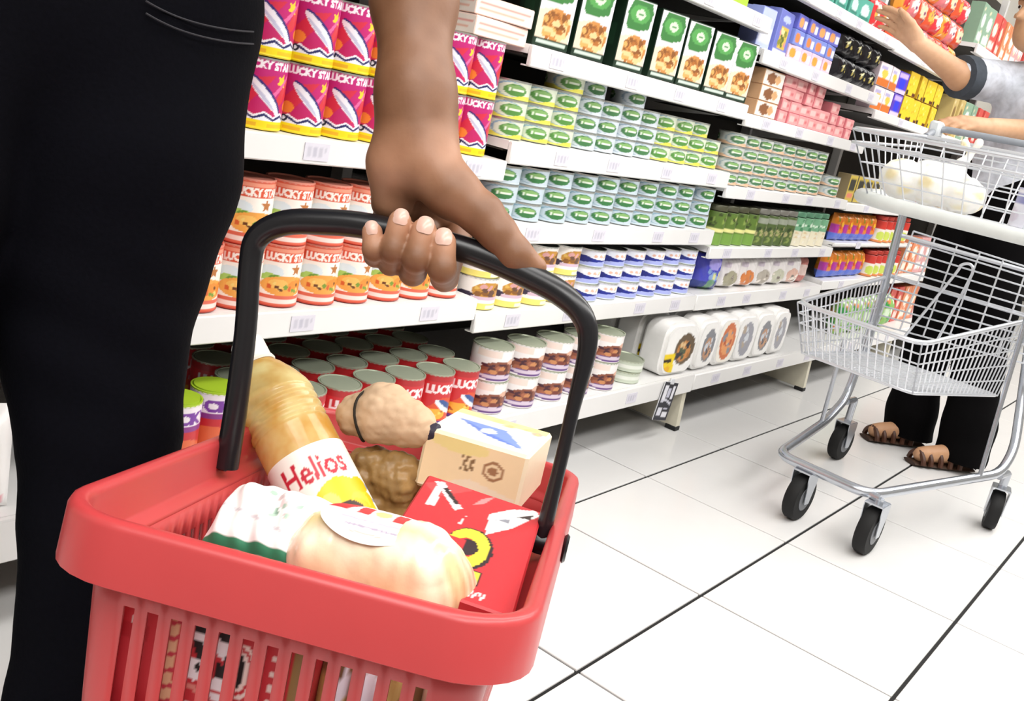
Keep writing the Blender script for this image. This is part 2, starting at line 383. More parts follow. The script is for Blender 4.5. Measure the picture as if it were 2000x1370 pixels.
# small black promotional card clipped to the bottom shelf
cardart = Art('20202c', 0.8).rect(0.1, 0.55, 0.35, 0.9, 'e8e8f0').rect(0.42, 0.6, 0.62, 0.86, 'c8c8d8').rect(0.7, 0.58, 0.9, 0.9, 'e8e8f0').poly([(0.1, .46), (.5, .5), (.9, .4), (.9, .48), (.5, .56), (.1, .53)], 'd0d0dc').rect(0.1, 0.12, 0.4, 0.32, 'e0e0ea').rect(0.5, 0.08, 0.9, 0.24, 'e8e8f0').rect(0.5, .28, .8, .33, 'd0d0e0')
pc = carton('shelf_card', 0.085, 0.003, 0.115, cardart, 'd8d8dc', n=(24, 30), bev=0.0006, flap=False)
MB().box(-0.012, 0.012, -0.003, 0.004, 0.108, 0.126, 0.002).build('clip', mat('clip_clear', 'd8dadf', 0.3), pc)
pc.location = (2.415, 1.1495, 0.062); pc.rotation_euler = (0, math.radians(10), 0)
tag(pc, 'small black and white card clipped under the bottom shelf lip', 'card')

# ================================================================== goods on the shelves
# pink fish tins
A_pink = Art('c22a6a', 1.23).grad('c4285f', 'c02a7c').poly([(0, .3), (.35, .72), (.6, .78), (.2, .2)], 'd2324a').poly([(.55, .25), (1, .62), (1, .8), (.75, .7)], 'd63a42')
A_pink.ell(.22, .36, .09, .085, 'f08a38').ell(.85, .36, .06, .06, 'f08a38').star(.70, .70, .115, 'f9cf3a', 6, 0.5).poly([(.58, .44), (.84, .78), (.82, .82), (.54, .48)], 'ea6aa0')
A_pink.ell(.495, .505, .30, .085, '3a2f78', -42).ell(.48, .49, .295, .072, 'f0edf6', -42).ell(.46, .47, .22, .026, 'c4c4dc', -42).poly([(.66, .30), (.76, .22), (.68, .18), (.63, .26)], 'ece9f4')
A_pink.text('LUCKY STAR', .17, .845, .83, .965, 'fbf4fb', 0, .05)
A_pink.wave(.235, .035, 4, 'f4f0fa').wave(.205, .035, 4, '2c2f66').wave(.17, .03, 4, 'eef0fa').ell(.2, .2, .045, .05, '1c1a30').ell(.2, .2, .022, .025, 'eeeefa').rect(0, 0, 1, .135, 'f6dc22').rect(.2, .05, .42, .095, 'eab32c').rect(.55, .05, .85, .09, 'f0c228')
p = can('fish_tin', .042, .107, A_pink, 2, -107, seg=150, rows=72)
stack(p, 'pink fish tin', 'of upper left shelf', 'tin', 'pink fish tins on the upper left shelf', .646, .0847, 11, .7285, .1095, 2, 1.272, 3)
stack(p, 'pink fish tin', 'in the bay left of the jeans', 'tin', 'pink fish tins in the left bay', -.40, .0847, 11, .7285, .1095, 2, 1.272, 3, used=True)
# flat pink and cream packs on top of the pink tins
A_flat = Art('f6e6da', 2.2)
for k in range(5): A_flat.rect(.06, .12 + k * .17, .94 - .1 * (k % 3), .19 + k * .17, ['e89a90', 'eeb29c', 'e2869a'][k % 3])
p = carton('flat_pack', .165, .10, .034, A_flat, 'f2d2c4', A_flat, A_flat, (30, 10))
for k in range(2): place(p, k > 0, (1.492 + k * .004, 1.285, .947 + k * .0365), 2 - 5 * k, f'flat pink and cream pack, {["lower", "upper"][k]} of two lying on the pink tins', 'pack', 'flat packs lying on the pink tins')
# red and white pilchard tins
A_pil = Art('fbf3ea', 1.2).rect(0, .73, 1, 1, 'dc5a3c').rect(0, .9, 1, .96, 'ee9a80').text('LUCKY STAR', .17, .755, .83, .885, 'fff6ee', 0, .05).star(.62, .62, .105, 'b8743a').ell(.27, .56, .16, .12, 'dfeaf0')
A_pil.poly([(.02, .42), (.22, .55), (.5, .5), (.3, .42)], 'a8c860').ell(.3, .49, .07, .03, '6f9a3c', 20).ell(.5, .35, .36, .165, 'f1a64c').ell(.38, .38, .13, .08, 'f7c064').ell(.64, .36, .12, .09, 'e8923a').spots(.2, .26, .8, .44, .028, 14, ['6a3a1c', 'd8612e', 'f6d27a', '7c9a3a'], 4)
A_pil.rect(0, 0, 1, .19, 'e06a52').rect(0, .055, 1, .14, 'fbe4dc').rect(0, 0, 1, .03, 'c8402e')
p = can('pilchard_tin', .041, .1055, A_pil, 2, -103, seg=140, rows=64, lid=mat('lid_coral', 'd98a78', .4))
stack(p, 'red and white food tin', 'beside the basket handle', 'tin', 'red and white food tins on the middle left shelf', .66, .083, 11, .4385, .107, 2, 1.268, 4)
stack(p, 'red and white food tin', 'in bay left of jeans', 'tin', 'red and white food tins in the left bay', -.40, .083, 11, .4385, .107, 2, 1.268, 4, used=True)
# red tins with pale lids standing in lines on the bottom shelf
A_red = Art('cf3238', 0.8).rect(0, .86, 1, 1, 'b82c30').text('LUCKY', .2, .62, .8, .80, 'fbeef0', 0, .05).poly([(0, .1), (.5, .55), (1, .45), (1, .0), (0, 0)], 'e0542e').ell(.62, .34, .30, .09, 'e8eef4', -40).ell(.65, .37, .26, .05, '3c5a9a', -40).ell(.35, .2, .25, .12, 'f2b03c').spots(.15, .12, .55, .28, .03, 7, ['b84a20', 'f6d060'], 2).rect(0, 0, 1, .06, '6a3a8a')
p = can('red_tin', .041, .105, A_red, 2, -106, seg=120, rows=50, lid=mat('lid_sage', 'aab19c', .38, .35), dome=.002)
stack(p, 'red tin with pale lid', 'on the bottom shelf', 'tin', 'red tins in lines on the bottom shelf', 1.035, .0858, 7, .191, .105, 1, 1.207, 8, depth=4, dy=.088, drow=.012)
A_lime = Art('c62c34', 0.6).rect(0, .7, 1, 1, 'f3eaf2').text('LUCKY', .06, .72, .94, .9, '7a3aa0', 0, .06).rect(0, .62, 1, .7, '8a3a8a').ell(.5, .3, .4, .22, 'e06a40')
p = can('lime_lid_tin', .039, .118, A_lime, 2, -112, seg=110, rows=60, lid=mat('lid_lime', 'a9c832', .35), dome=.004)
place(p, False, (.868, 1.21, .191), 10, 'red tin with lime green lid right beside the dark jeans', 'tin', 'lime lidded tins on the bottom shelf')
place(p, True, (.955, 1.235, .191), -14, 'red tin with lime green lid behind the left handle post', 'tin', 'lime lidded tins on the bottom shelf')
A_wp = Art('f7f5f4', 1.0).rect(.55, .1, .95, .2, 'eba0aa').ell(.4, .6, .25, .2, 'e9ecf2')
p = blob_pack = None
# white tins with a brown heap on the label
A_brn = Art('f4efee', 1.2).ell(.5, .33, .36, .30, '8a4f3a').spots(.2, .25, .8, .55, .06, 22, ['5e2f28', 'a8654a', 'c98a5a', '7a3c34', '4a2430'], 9).ell(.5, .14, .46, .10, '6a4a86').ell(.5, .16, .40, .06, 'd8c8da').rect(.05, .72, .45, .92, 'f0dcd2').ell(.7, .62, .12, .08, 'e2b49c')
p = can('stew_tin', .047, .0745, A_brn, reps=2, th0=-108, seg=120, lid=mat('lid_sage', 'aab19c', .38, .35), rows=28)
stack(p, 'white brown pictured tin', 'of bottom shelf', 'tin', 'white stew tins stacked on the bottom shelf', 1.66, .116, 5, .181, .0755, 2, 1.215, 6)
p = can('flat_tin', .052, .03, Art('c9d2c0', 4).rect(0, .3, 1, .7, 'e8ece2'), lid=mat('lid_sage', 'aab19c', .38, .35), rows=10)
for k in range(2): place(p, k > 0, (2.268 + .006 * k, 1.225, .181 + k * .0305), 9 * k, f'low pale green tin, {["lower", "upper"][k]} of a pair beside the white tubs', 'tin', 'low pale tins on the bottom shelf')
def tub(name, w, d, h, art, e=.34, nu=44, nv=36):
    V = []; C = []; Fc = []
    sp = lambda x, p: np.sign(x) * np.abs(x) ** p
    for j in range(nv):
        ph = -math.pi / 2 + math.pi * j / (nv - 1)
        for i in range(nu):
            th = 2 * math.pi * i / nu
            V.append((w / 2 * sp(math.cos(ph), e) * sp(math.cos(th), e), d / 2 * sp(math.cos(ph), e) * sp(math.sin(th), e), h / 2 + h / 2 * sp(math.sin(ph), e)))
    V = np.array(V); fr = V[:, 1] < -d * .28
    C = np.where(fr[:, None], art(V[:, 0] / w + .5, V[:, 2] / h), np.array(art.bg, float))
    Fc = [(j * nu + i, j * nu + (i + 1) % nu, (j + 1) * nu + (i + 1) % nu, (j + 1) * nu + i) for j in range(nv - 1) for i in range(nu)]
    return mk(name, V, Fc, ink('film_print', .25), None, 60, C)
def densetub(name, w, d, h, art, back=None, lidm=None):
    """rounded pack: a carton with broad rounded edges and a print panel on the front"""
    bm = bmesh.new(); bmesh.ops.create_cube(bm, size=1)
    for v in bm.verts: v.co = Vector((v.co.x * w, v.co.y * d, (v.co.z + .5) * h))
    bmesh.ops.bevel(bm, geom=[e for e in bm.edges if abs(e.verts[0].co.y - e.verts[1].co.y) > d * .5], offset=min(w, h) * .26, segments=6, affect='EDGES', profile=.5)
    bmesh.ops.bevel(bm, geom=[e for e in bm.edges if e.calc_face_angle(0) > .8], offset=d * .12, segments=2, affect='EDGES')
    bm.verts.index_update(); V = [tuple(v.co) for v in bm.verts]; Fc = [tuple(v.index for v in f.verts) for f in bm.faces]; bm.free()
    o = mk(name, V, Fc, mat('pack_white', 'f1f0ee', .3), None, 40)
    nx, nz = 26, 26; uu, vv = [a.ravel() for a in np.meshgrid(np.linspace(0, 1, nx), np.linspace(0, 1, nz))]
    # front print, following the rounded outline
    a, b = 2 * uu - 1, 2 * vv - 1; r = np.maximum(np.abs(a), np.abs(b)); q = (np.abs(a) ** 3.4 + np.abs(b) ** 3.4) ** (1 / 3.4) + 1e-9
    P = np.c_[a * r / q * w * .435, np.full(len(a), -d / 2 - .0006), h / 2 + b * r / q * h * .435]
    mk('printed_front', P, [(j * nx + i, j * nx + i + 1, (j + 1) * nx + i + 1, (j + 1) * nx + i) for j in range(nz - 1) for i in range(nx - 1)], ink('film_print', .25), o, 60, art(P[:, 0] / w + .5, P[:, 2] / h))
    return o
A_t1 = Art('f6f5f3', 1.1).ell(.62, .5, .30, .30, '6a5a48').ell(.6, .46, .2, .2, 'c98a50').spots(.42, .3, .8, .65, .05, 12, ['3a3a3c', 'a8703c', 'e0c090', '58604a'], 3).rect(0, 0, .38, .42, 'f2d326').rect(.05, .26, .3, .33, '3a3020').ell(.2, .12, .1, .07, 'e8b020')
A_t2 = Art('f6f5f3', .9).ell(.55, .48, .3, .33, '7d7f86').ell(.52, .42, .18, .22, 'b88a6a').spots(.35, .3, .75, .65, .05, 9, ['4a4c58', 'd8a070', 'c8ccd4'], 5)
A_t3 = Art('f8f4ea', .9).ell(.5, .5, .34, .38, 'cf6f3c').ell(.5, .48, .24, .26, 'e89a5c').spots(.3, .3, .7, .7, .05, 10, ['b8532a', 'f2c08a', '8a8a90'], 6)
A_t4 = Art('f4f3f2', .9).ell(.5, .48, .3, .36, '9a9aa4').spots(.3, .3, .7, .7, .06, 10, ['6a6a78', 'd0d4dc', 'b0a090'], 8)
xs = [(2.487, .175, A_t1, 'with brown picture and yellow corner'), (2.655, .135, A_t2, 'with grey picture beside the yellow cornered pack'), (2.795, .135, A_t3, 'with orange picture'), (2.935, .135, A_t4, 'with pale grey picture, right of the orange one'), (3.075, .135, A_t2, 'with grey picture, second from the right end'), (3.215, .135, A_t4, 'with pale grey picture at the right end')]
for k, (x, w, a, txt) in enumerate(xs):
    p = densetub('sugar_pack', w, .082, .158, a)
    place(p, False, (x, 1.215, .182), random.uniform(-4, 4), 'white rounded pack ' + txt + ', bottom shelf', 'pack', 'white rounded packs on the bottom shelf')
    if k < 4:
        for d in (1, 2, 3): place(p, True, (x + .01 * d, 1.215 + .098 * d, .182), random.uniform(-3, 3), f'white rounded pack {ORD[d]} behind the one ' + txt, 'pack', 'white rounded packs on the bottom shelf')
# second shelf: gold pictured tins, blue tins, bags
A_gold = Art('f8f4f0', 1.3).ell(.6, .6, .3, .28, 'c9923c').spots(.35, .4, .9, .8, .07, 12, ['8a5a28', 'e0b860', 'd8a0a0', '6a4a3a'], 3).ell(.2, .42, .14, .12, '3a3048').rect(.3, .32, .95, .42, 'd8bcd0').rect(0, 0, 1, .2, 'f1e27a').rect(.55, .04, .9, .14, 'fbf6d8')
p = can('stew_tin', .0475, .0685, A_gold, 2, -110, seg=110, rows=34)
stack(p, 'white golden pictured tin', 'beside blue tins', 'tin', 'golden pictured tins on the second shelf', 1.622, .1, 4, .4065, .0695, 2, 1.274, 5)
A_blu = Art('eef0fa', 2.2).rect(0, 0, 1, .36, 'a9b2ea').poly([(.04, .30), (.25, .62), (.42, .5), (.6, .44), (.9, .46), (.6, .34), (.3, .28)], '1c2a8c').ell(.22, .44, .16, .2, '1a2478').rect(0, .86, 1, 1, 'd8d8e4').spots(.4, .6, .95, .8, .07, 5, ['e8b8a0', 'f0dca8'], 3).rect(0, .0, 1, .08, 'dfe8e4')
p = can('tuna_tin', .049, .0425, A_blu, 2, -112, seg=96, rows=26)
stack(p, 'low blue and white tin', 'beside the blue bag', 'tin', 'blue and white tins on the second shelf', 2.035, .1, 6, .4065, .0435, 3, 1.277, 6)
A_bb = Art('4a4cc0', 0.8).rect(0, 0, 1, .25, '2f3f8c').ell(.6, .72, .25, .17, 'a9a0ea').poly([(.4, 0), (.55, .5), (.7, .5), (.75, 0)], '6f9a7a').spots(.3, .3, .9, .6, .06, 8, ['d8d89a', '8aa8d8'], 4)
p = pouch('sugar_bag', .115, .07, .118, A_bb); place(p, False, (2.71, 1.275, .4065), -20, 'blue printed bag between blue tins and white bags', 'bag', 'bags on the second shelf')
cols = [('a9a48c', 'plain pale'), ('d8844a', 'orange printed'), ('b8b0a4', 'grey printed'), ('c8c8b4', 'olive printed'), ('e0b8a8', 'peach printed')]
for k, (c, nm) in enumerate(cols):
    a = Art('f4efee', .85).ell(.5, .32, .3, .26, c).spots(.25, .12, .75, .5, .05, 7, [c, 'f6ece2', '8a8078'], k).rect(.15, .66, .4, .8, 'd8ccd8')
    p = pouch('rice_bag', .115, .07, .105, a, power=3.5); place(p, False, (2.85 + .128 * k, 1.275, .4065), -12, f'white bag with {nm} front on the second shelf', 'bag', 'bags on the second shelf')
p = pouch('snack_bag', .075, .05, .1, Art('c88078', .8).rect(.2, .3, .8, .7, 'e8d0c8')); place(p, False, (3.48, 1.275, .4065), -10, 'small dusky pink bag at the right end of white bags', 'bag', 'bags on the second shelf')
# green labelled tins
def grn(bg, low, band, dark):
    a = Art(bg, 2.3)
    if low: a.rect(0, 0, 1, .28, low)
    a.ell(.44, .52, .34, .40, band).ell(.48, .50, .33, .36, bg)
    a.ell(.58, .50, .29, .30, dark).ell(.60, .62, .22, .13, '86b06c').text('a', .40, .42, .48, .60, 'eef6e6').rect(.50, .46, .80, .56, 'e4eedc')
    return a.rect(0, .93, 1, 1, 'a4a8a6').rect(0, 0, 1, .05, '9a9e9c')
pg = can('fish_tin', .0455, .0375, grn('c6d4de', None, '8fb0c4', '3f7a48'), rows=22, reps=3)
stack(pg, 'low green labelled tin', 'above blue tins', 'tin', 'green labelled tins on the third shelf', 1.622, .0985, 9, .6015, .0382, 3, 1.272, 8)
stack(pg, 'low tin with green label', 'right of the gap', 'tin', 'green labelled tins on the third shelf', 2.535, .1, 1, .6015, .0382, 3, 1.272, 8, used=True)
py_ = can('fish_tin', .0445, .0380, grn('d8e0cc', 'ded65a', '8fb0c4', '5a9048'), rows=22)
stack(py_, 'low green and yellow tin', 'below the cereal', 'tin', 'yellow based tins on the fourth shelf', 1.614, .092, 3, .7685, .0386, 4, 1.286, 7, heights=[3, 3, 4])
pw = can('fish_tin', .0435, .0380, grn('cfd8e0', None, '93a9bc', '4a7c50'), rows=22)
stack(pw, 'low white and green tin', 'below the cereal', 'tin', 'white and green tins on the fourth shelf', 1.895, .0875, 4, .7685, .0386, 4, 1.286, 7, heights=[4, 3, 4, 3])
stack(py_, 'low green and yellow tin', 'right of white ones', 'tin', 'yellow based tins on the fourth shelf', 2.245, .092, 4, .7685, .0386, 3, 1.286, 7, used=True, heights=[3, 3, 3, 2])
# tall cereal cartons
A_cer = Art('e6e4ea', .62).poly([(0, .0), (0, .45), (.5, .52), (1, .4), (1, 0)], 'eed8c0').ell(.55, .30, .40, .20, 'c98a48').spots(.22, .14, .88, .44, .05, 34, ['e2a860', 'b06c30', 'f0c890', '8a5428'], 12).poly([(.12, .58), (.08, .80), (.2, .99), (.85, .99), (.95, .86), (.88, .62), (.5, .56)], '3d7d3e').ell(.5, .80, .34, .13, '56a052').ell(.52, .8, .17, .07, 'cfe8c8').rect(.44, .78, .62, .82, '3d7d3e').rect(0, 0, 1, .10, '16301f').rect(.08, .03, .92, .072, 'c8d8cc')
A_cs = Art('16301f', .4).rect(.25, .3, .75, .6, '21422c')
p = carton('cereal_box', .098, .062, .155, A_cer, '16301f', None, A_cs, (36, 46))
nm = ['leftmost tall', 'second tall', 'third tall', 'fourth tall', 'fifth tall', 'sixth tall', 'seventh and rightmost']
for k, x in enumerate([1.65, 1.787, 1.955, 2.11, 2.248, 2.392, 2.522]):
    z = .9585 if x < 2.57 else .9585
    place(p, k > 0, (x, 1.260, z), -11, f'{nm[k]} white and green cereal carton, counted from the pink packs', 'carton', 'green and white cereal cartons')
p = carton('flat_pack', .14, .1, .042, Art('efe6dc', 3).ell(.4, .5, .25, .4, '8a5a38').ell(.7, .5, .15, .3, 'd8a878'), 'cfa27a', n=(24, 10))
stack(p, 'white and brown carton', 'of pile right of cereal', 'carton', 'brown and white cartons right of the cereal', 2.735, .1, 1, .9375, .0435, 3, 1.28, 6)
# pink packs
p = carton('small_pack', .078, .06, .033, Art('e8a0a0', 2.2).rect(.1, .2, .55, .8, 'f2c4c0').rect(.62, .3, .9, .7, 'd47478'), 'd98088', n=(14, 8))
stack(p, 'small pink pack', 'of pink pile', 'pack', 'small pink packs in a pile', 2.895, .083, 8, .9375, .0342, 4, 1.275, 8, heights=[4, 4, 4, 4, 2, 3, 2, 2])
# pale tins bay three
pc2 = can('fish_tin', .043, .036, grn('ced2ce', 'e0b898', '9ab0ba', '4f7a58'), rows=18, seg=48)
stack(pc2, 'low orange based tin', 'above green jars', 'tin', 'orange based tins above the green jars', 2.655, .094, 8, .7315, .0368, 4, 1.272, 8)
stack(pc2, 'low orange based tin', 'beside the trolley basket', 'tin', 'orange based tins above the green jars', 3.50, .09, 1, .7315, .0368, 2, 1.272, 8, used=True)
# jars
def jar(name, r, h, art, lidc):
    o = can(name, r, h * .84, art, lid=False, rows=26, seg=48)
    L = MB(); L.tube([(0, 0, h * .83), (0, 0, h * .86), (0, 0, h * .86), (0, 0, h - .002), (0, 0, h)], [r * .8, r * .8, r * .9, r * .9, r * .86], 28)
    L.build('lid', mat('jar_lid_' + lidc, lidc, .35, .2), o); return o
for nmj, a, lc, x0, n in (('green jar with pale stripe', Art('5f7a34', .7).rect(0, .38, 1, .5, 'e8e49a').rect(0, 0, 1, .35, '7aa24a').spots(0, .55, 1, .95, .05, 14, ['8aa050', '3c4a24', 'b8b878'], 2), '5a5a44', 2.665, 4),
                          ('dark green pickle jar', Art('55683a', .7).spots(0, .1, 1, .7, .06, 22, ['7a8c48', '38482a', '8a9a5a', 'b0a878'], 5).rect(0, .72, 1, .9, '9aa090'), '8a8880', 2.975, 4),
                          ('pale jar with green top', Art('ece4cc', .7).rect(0, .55, 1, 1, '7ab08a').spots(0, .6, 1, .95, .06, 10, ['d8ecd8', '4a8a60'], 6).spots(0, .1, 1, .5, .05, 8, ['e0c8a0', 'f2ece0'], 7), '6aa080', 3.285, 4)):
    p = jar('pickle_jar', .036, .118, a, lc)
    stack(p, nmj, 'of third shelf', 'jar', nmj + 's', x0, .0765, n, .5515, .12, 1, 1.265, 20)
# blue and orange packs, black packs, teal cartons
A_bl = Art('6f78c8', .7).rect(.22, .12, .8, .66, 'd8b848').spots(.25, .15, .78, .62, .06, 12, ['8a8a30', 'e88a90', 'f0e0a0', '5a6a28'], 3).rect(0, 0, 1, .08, 'e8e8f4').ell(.5, .82, .3, .08, 'b8c4f0')
p = carton('dessert_carton', .125, .06, .118, A_bl, '7f88d0', n=(24, 28)); place(p, False, (2.73, 1.27, 1.1135), 6, 'blue carton with yellow picture above the pink pile', 'carton')
p = carton('dessert_carton', .08, .06, .105, Art('b9c4ee', .7).rect(.1, .1, .9, .5, 'e4e8f6'), '8f9ada', n=(10, 12)); place(p, False, (2.615, 1.27, 1.1135), -3, 'pale blue carton left of the yellow pictured one', 'carton')
for r, (c1, c2, nmr) in enumerate((('e6c8dc', 'e0a040', 'pink'), ('7f90d8', 'e8884a', 'blue and orange'), ('6468c4', 'e8a060', 'violet topped'))):
    p = carton('dessert_pack', .082, .055, .042, Art(c1, 1.9).ell(.35, .5, .25, .35, c2).rect(.62, .2, .95, .75, 'f0eef6'), c1, n=(16, 10))
    for k in range(4): place(p, k > 0, (2.845 + .088 * k, 1.268, 1.1135 + .0432 * r), random.uniform(-5, 5), f'{nmr} dessert pack, {ORD[k + 1]} from left, {RN[3][r]} row above pink pile', 'pack', 'dessert packs above the pink pile')
A_blk = Art('15141a', 1.2).spots(.1, .3, .9, .9, .07, 6, ['e8dca0', 'b8a860', '3a4038'], 4).poly([(.2, .55), (.6, .7), (.4, .5)], 'f0e8b8')
p = pouch('coffee_bag', .1, .06, .075, A_blk, n=(18, 20))
stack(p, 'small black bag', 'beside the purple packs', 'bag', 'black bags on the fifth shelf', 3.255, .1, 4, 1.1135, .074, 2, 1.27, 8)
p = carton('tea_carton', .105, .06, .07, Art('4fa392', 1.4).ell(.5, .5, .3, .3, 'c8e4dc').rect(.1, .1, .9, .25, '2f7a6c'), '3f8a7a', n=(14, 14))
stack(p, 'teal carton', 'on top shelf', 'carton', 'teal cartons on the top shelf', 2.98, .112, 4, 1.3065, .07, 1, 1.275, 5)
A_rr = Art('d4383c', .9).ell(.5, .55, .3, .25, 'f4d8c8').spots(.1, .1, .9, .9, .07, 10, ['f2f0ee', 'a8242c', 'f0a850'], 5)
p = pouch('red_bag', .085, .055, .1, A_rr, n=(16, 18))
stack(p, 'red bag', 'left of the reaching hand', 'bag', 'red bags on the top shelf', 3.43, .088, 2, 1.3065, .1, 1, 1.27, 8)
p = carton('lime_carton', .1, .06, .1, Art('a9cc3a', .9).ell(.5, .5, .3, .3, 'e4ecc0'), '8fb82e', n=(12, 12))
stack(p, 'lime green carton', 'above the cereal', 'carton', 'lime green cartons above the cereal', 2.32, .11, 2, 1.1915, .1, 1, 1.275, 5)
# bay four
p1 = carton('snack_box', .105, .055, .08, Art('efe4e8', 1.2).rect(0, 0, 1, .35, 'd8742a').ell(.5, .55, .25, .2, 'e8c850').rect(.1, .75, .6, .9, 'b8b0d8'), 'c8b8c0', n=(16, 14))
p2 = carton('snack_box', .105, .055, .08, Art('5a3ac0', 1.2).ell(.5, .45, .3, .3, '3038e0').rect(.1, .75, .9, .95, 'c8b0e8').rect(0, 0, 1, .2, 'd8c8e0'), '5a3ab0', n=(16, 14))
stack(p1, 'white and orange box', 'left of purple boxes', 'box', 'orange and purple boxes', 3.675, .11, 2, 1.0635, .083, 2, 1.27, 6)
stack(p2, 'purple and blue box', 'left of yellow packs', 'box', 'orange and purple boxes', 3.895, .11, 1, 1.0635, .083, 2, 1.27, 6)
p = carton('yellow_pack', .105, .05, .088, Art('f1cb2e', 1).rect(0, 0, .2, .2, '3a2410').rect(.7, 0, 1, .16, '5a2a14').spots(.15, .3, .9, .9, .05, 8, ['d8a81c', 'b8c83a', 'f8e27a'], 3), 'c8a01e', n=(18, 18))
stack(p, 'yellow pack', 'beside the purple boxes', 'pack', 'yellow packs above the trolley', 4.03, .125, 4, 1.0635, .092, 2, 1.27, 8)
reds = [('e05838', 'f4b050', 'orange red'), ('d83a44', 'f0e4e8', 'red and white'), ('e89a3a', 'c83a3a', 'amber'), ('d87a80', 'fbe8e0', 'rose'), ('c84a30', 'e8d0b0', 'rust red')]
for r in range(3):
    for k in range(8):
        c1, c2, nmr = reds[(k + 2 * r) % 5]
        key = 'redp' + nmr
        if key not in _txt: _txt[key] = pouch('snack_bag', .1, .055, .094, Art(c1, 1).ell(.5, .5, .32, .25, c2).spots(.05, .05, .95, .95, .06, 9, [c1, c2, 'f4e0c0', '7a3a6a'], k), n=(14, 16)); us = False
        else: us = True
        place(_txt[key], us, (3.68 + .108 * k, 1.27, 1.3065 + .096 * r), random.uniform(-8, 8), f'{nmr} bag, {ORD[k + 1]} from left, {RN[3][r]} row above the reaching arm', 'bag', 'red and orange bags behind the reaching arm')
for z, w in ((.5695, 'upper'), (.4215, 'lower')):
    p = pouch('drink_pack', .09, .05, .105, Art('e2852c', .85).rect(0, 0, 1, .3, '5f78d8').rect(0, .3, .3, .6, 'b03aa0').spots(.1, .45, .9, .95, .08, 10, ['c83a28', 'f0b838', '7a8a28', 'e8642c'], 4), n=(18, 20))
    stack(p, 'orange purple pack', f'of {w} tier behind trolley post', 'pack', 'orange and purple packs behind the trolley', 3.70, .095, 5, z, .1, 1, 1.265, 8)
    p = jar('sauce_jar', .038, .11, Art('f0e4dc', .8).rect(0, .6, 1, 1, 'c83a30').ell(.5, .3, .3, .2, 'c8d860').rect(0, 0, 1, .1, 'e08a50'), 'c8453a')
    stack(p, 'white and red jar', f'of {w} tier behind trolley post', 'jar', 'white and red jars behind the trolley', 4.20, .084, 5, z, .1, 1, 1.265, 20)
p = carton('snack_box', .085, .05, .1, Art('c8b04a', 1).rect(.1, .45, .9, .9, '34322a').rect(.1, .1, .9, .3, 'd8806a'), '8a7a5a', n=(12, 12))
stack(p, 'dark and yellow box', 'seen through the top trolley basket', 'box', 'dark boxes seen through the trolley basket', 3.68, .096, 9, .7215, .1, 1, 1.265, 6)
p = pouch('veg_bag', .13, .09, .15, Art('8fbf6a', .9).spots(0, 0, 1, 1, .09, 26, ['d8ead0', '4a8a3a', 'f0f4ea', 'e08a60', '3aa050'], 6), n=(18, 20))
stack(p, 'green and white bag', 'on bottom shelf beyond trolley', 'bag', 'green bags on the bottom shelf beyond the trolley', 4.0, .14, 5, .179, .15, 1, 1.24, 10)
# far bays
far = [('d0524a', 'f2ddd2', 'brick red'), ('e08a60', 'f6eadc', 'salmon'), ('d8a0a0', 'f4f0f0', 'dusty pink'), ('c8b070', '8a6a3a', 'straw coloured'), ('8aa890', 'e8ece4', 'grey green')]
for b, X0 in enumerate((4.70, 5.72)):
    for si, (z, sn) in enumerate(((.179, 'bottom'), (.4215, 'second'), (.7215, 'third'), (1.0635, 'fourth'), (1.4615, 'top'))):
        for k in range(8):
            c1, c2, nmr = far[(k // 2 + si + b) % 5]; key = 'far' + nmr
            us = key in _txt
            if not us: _txt[key] = carton('dry_goods_box', .1, .06, .17, Art(c1, .6).ell(.5, .6, .3, .2, c2).rect(.1, .1, .9, .3, c2).spots(0, 0, 1, 1, .05, 8, [c1, c2, 'f0d8b0'], k), c1, n=(12, 16))
            place(_txt[key], us, (X0 + .118 * k, 1.275, z), random.uniform(-5, 5), f'{nmr} box, {ORD[k + 1]} from left, {sn} shelf of {["nearer", "farthest"][b]} far bay', 'box', 'boxes on the far bays')
# white packs at the left edge
p = pouch('flour_bag', .135, .085, .15, Art('f6f4f3', .9).rect(.55, .08, .95, .16, 'e88a9a').ell(.5, .6, .3, .2, 'e6ecea'), n=(24, 26), power=4)
place(p, False, (.545, 1.215, .191), -20, 'white bag with pink print on the bottom shelf left of the jeans', 'bag', 'white bags left of the jeans')
for k in range(6): place(p, True, (.39 - .15 * k, 1.225, .186), 8 - 3 * k, f'white bag with pink print, {ORD[k + 2]} bag leftwards from the jeans', 'bag', 'white bags left of the jeans')
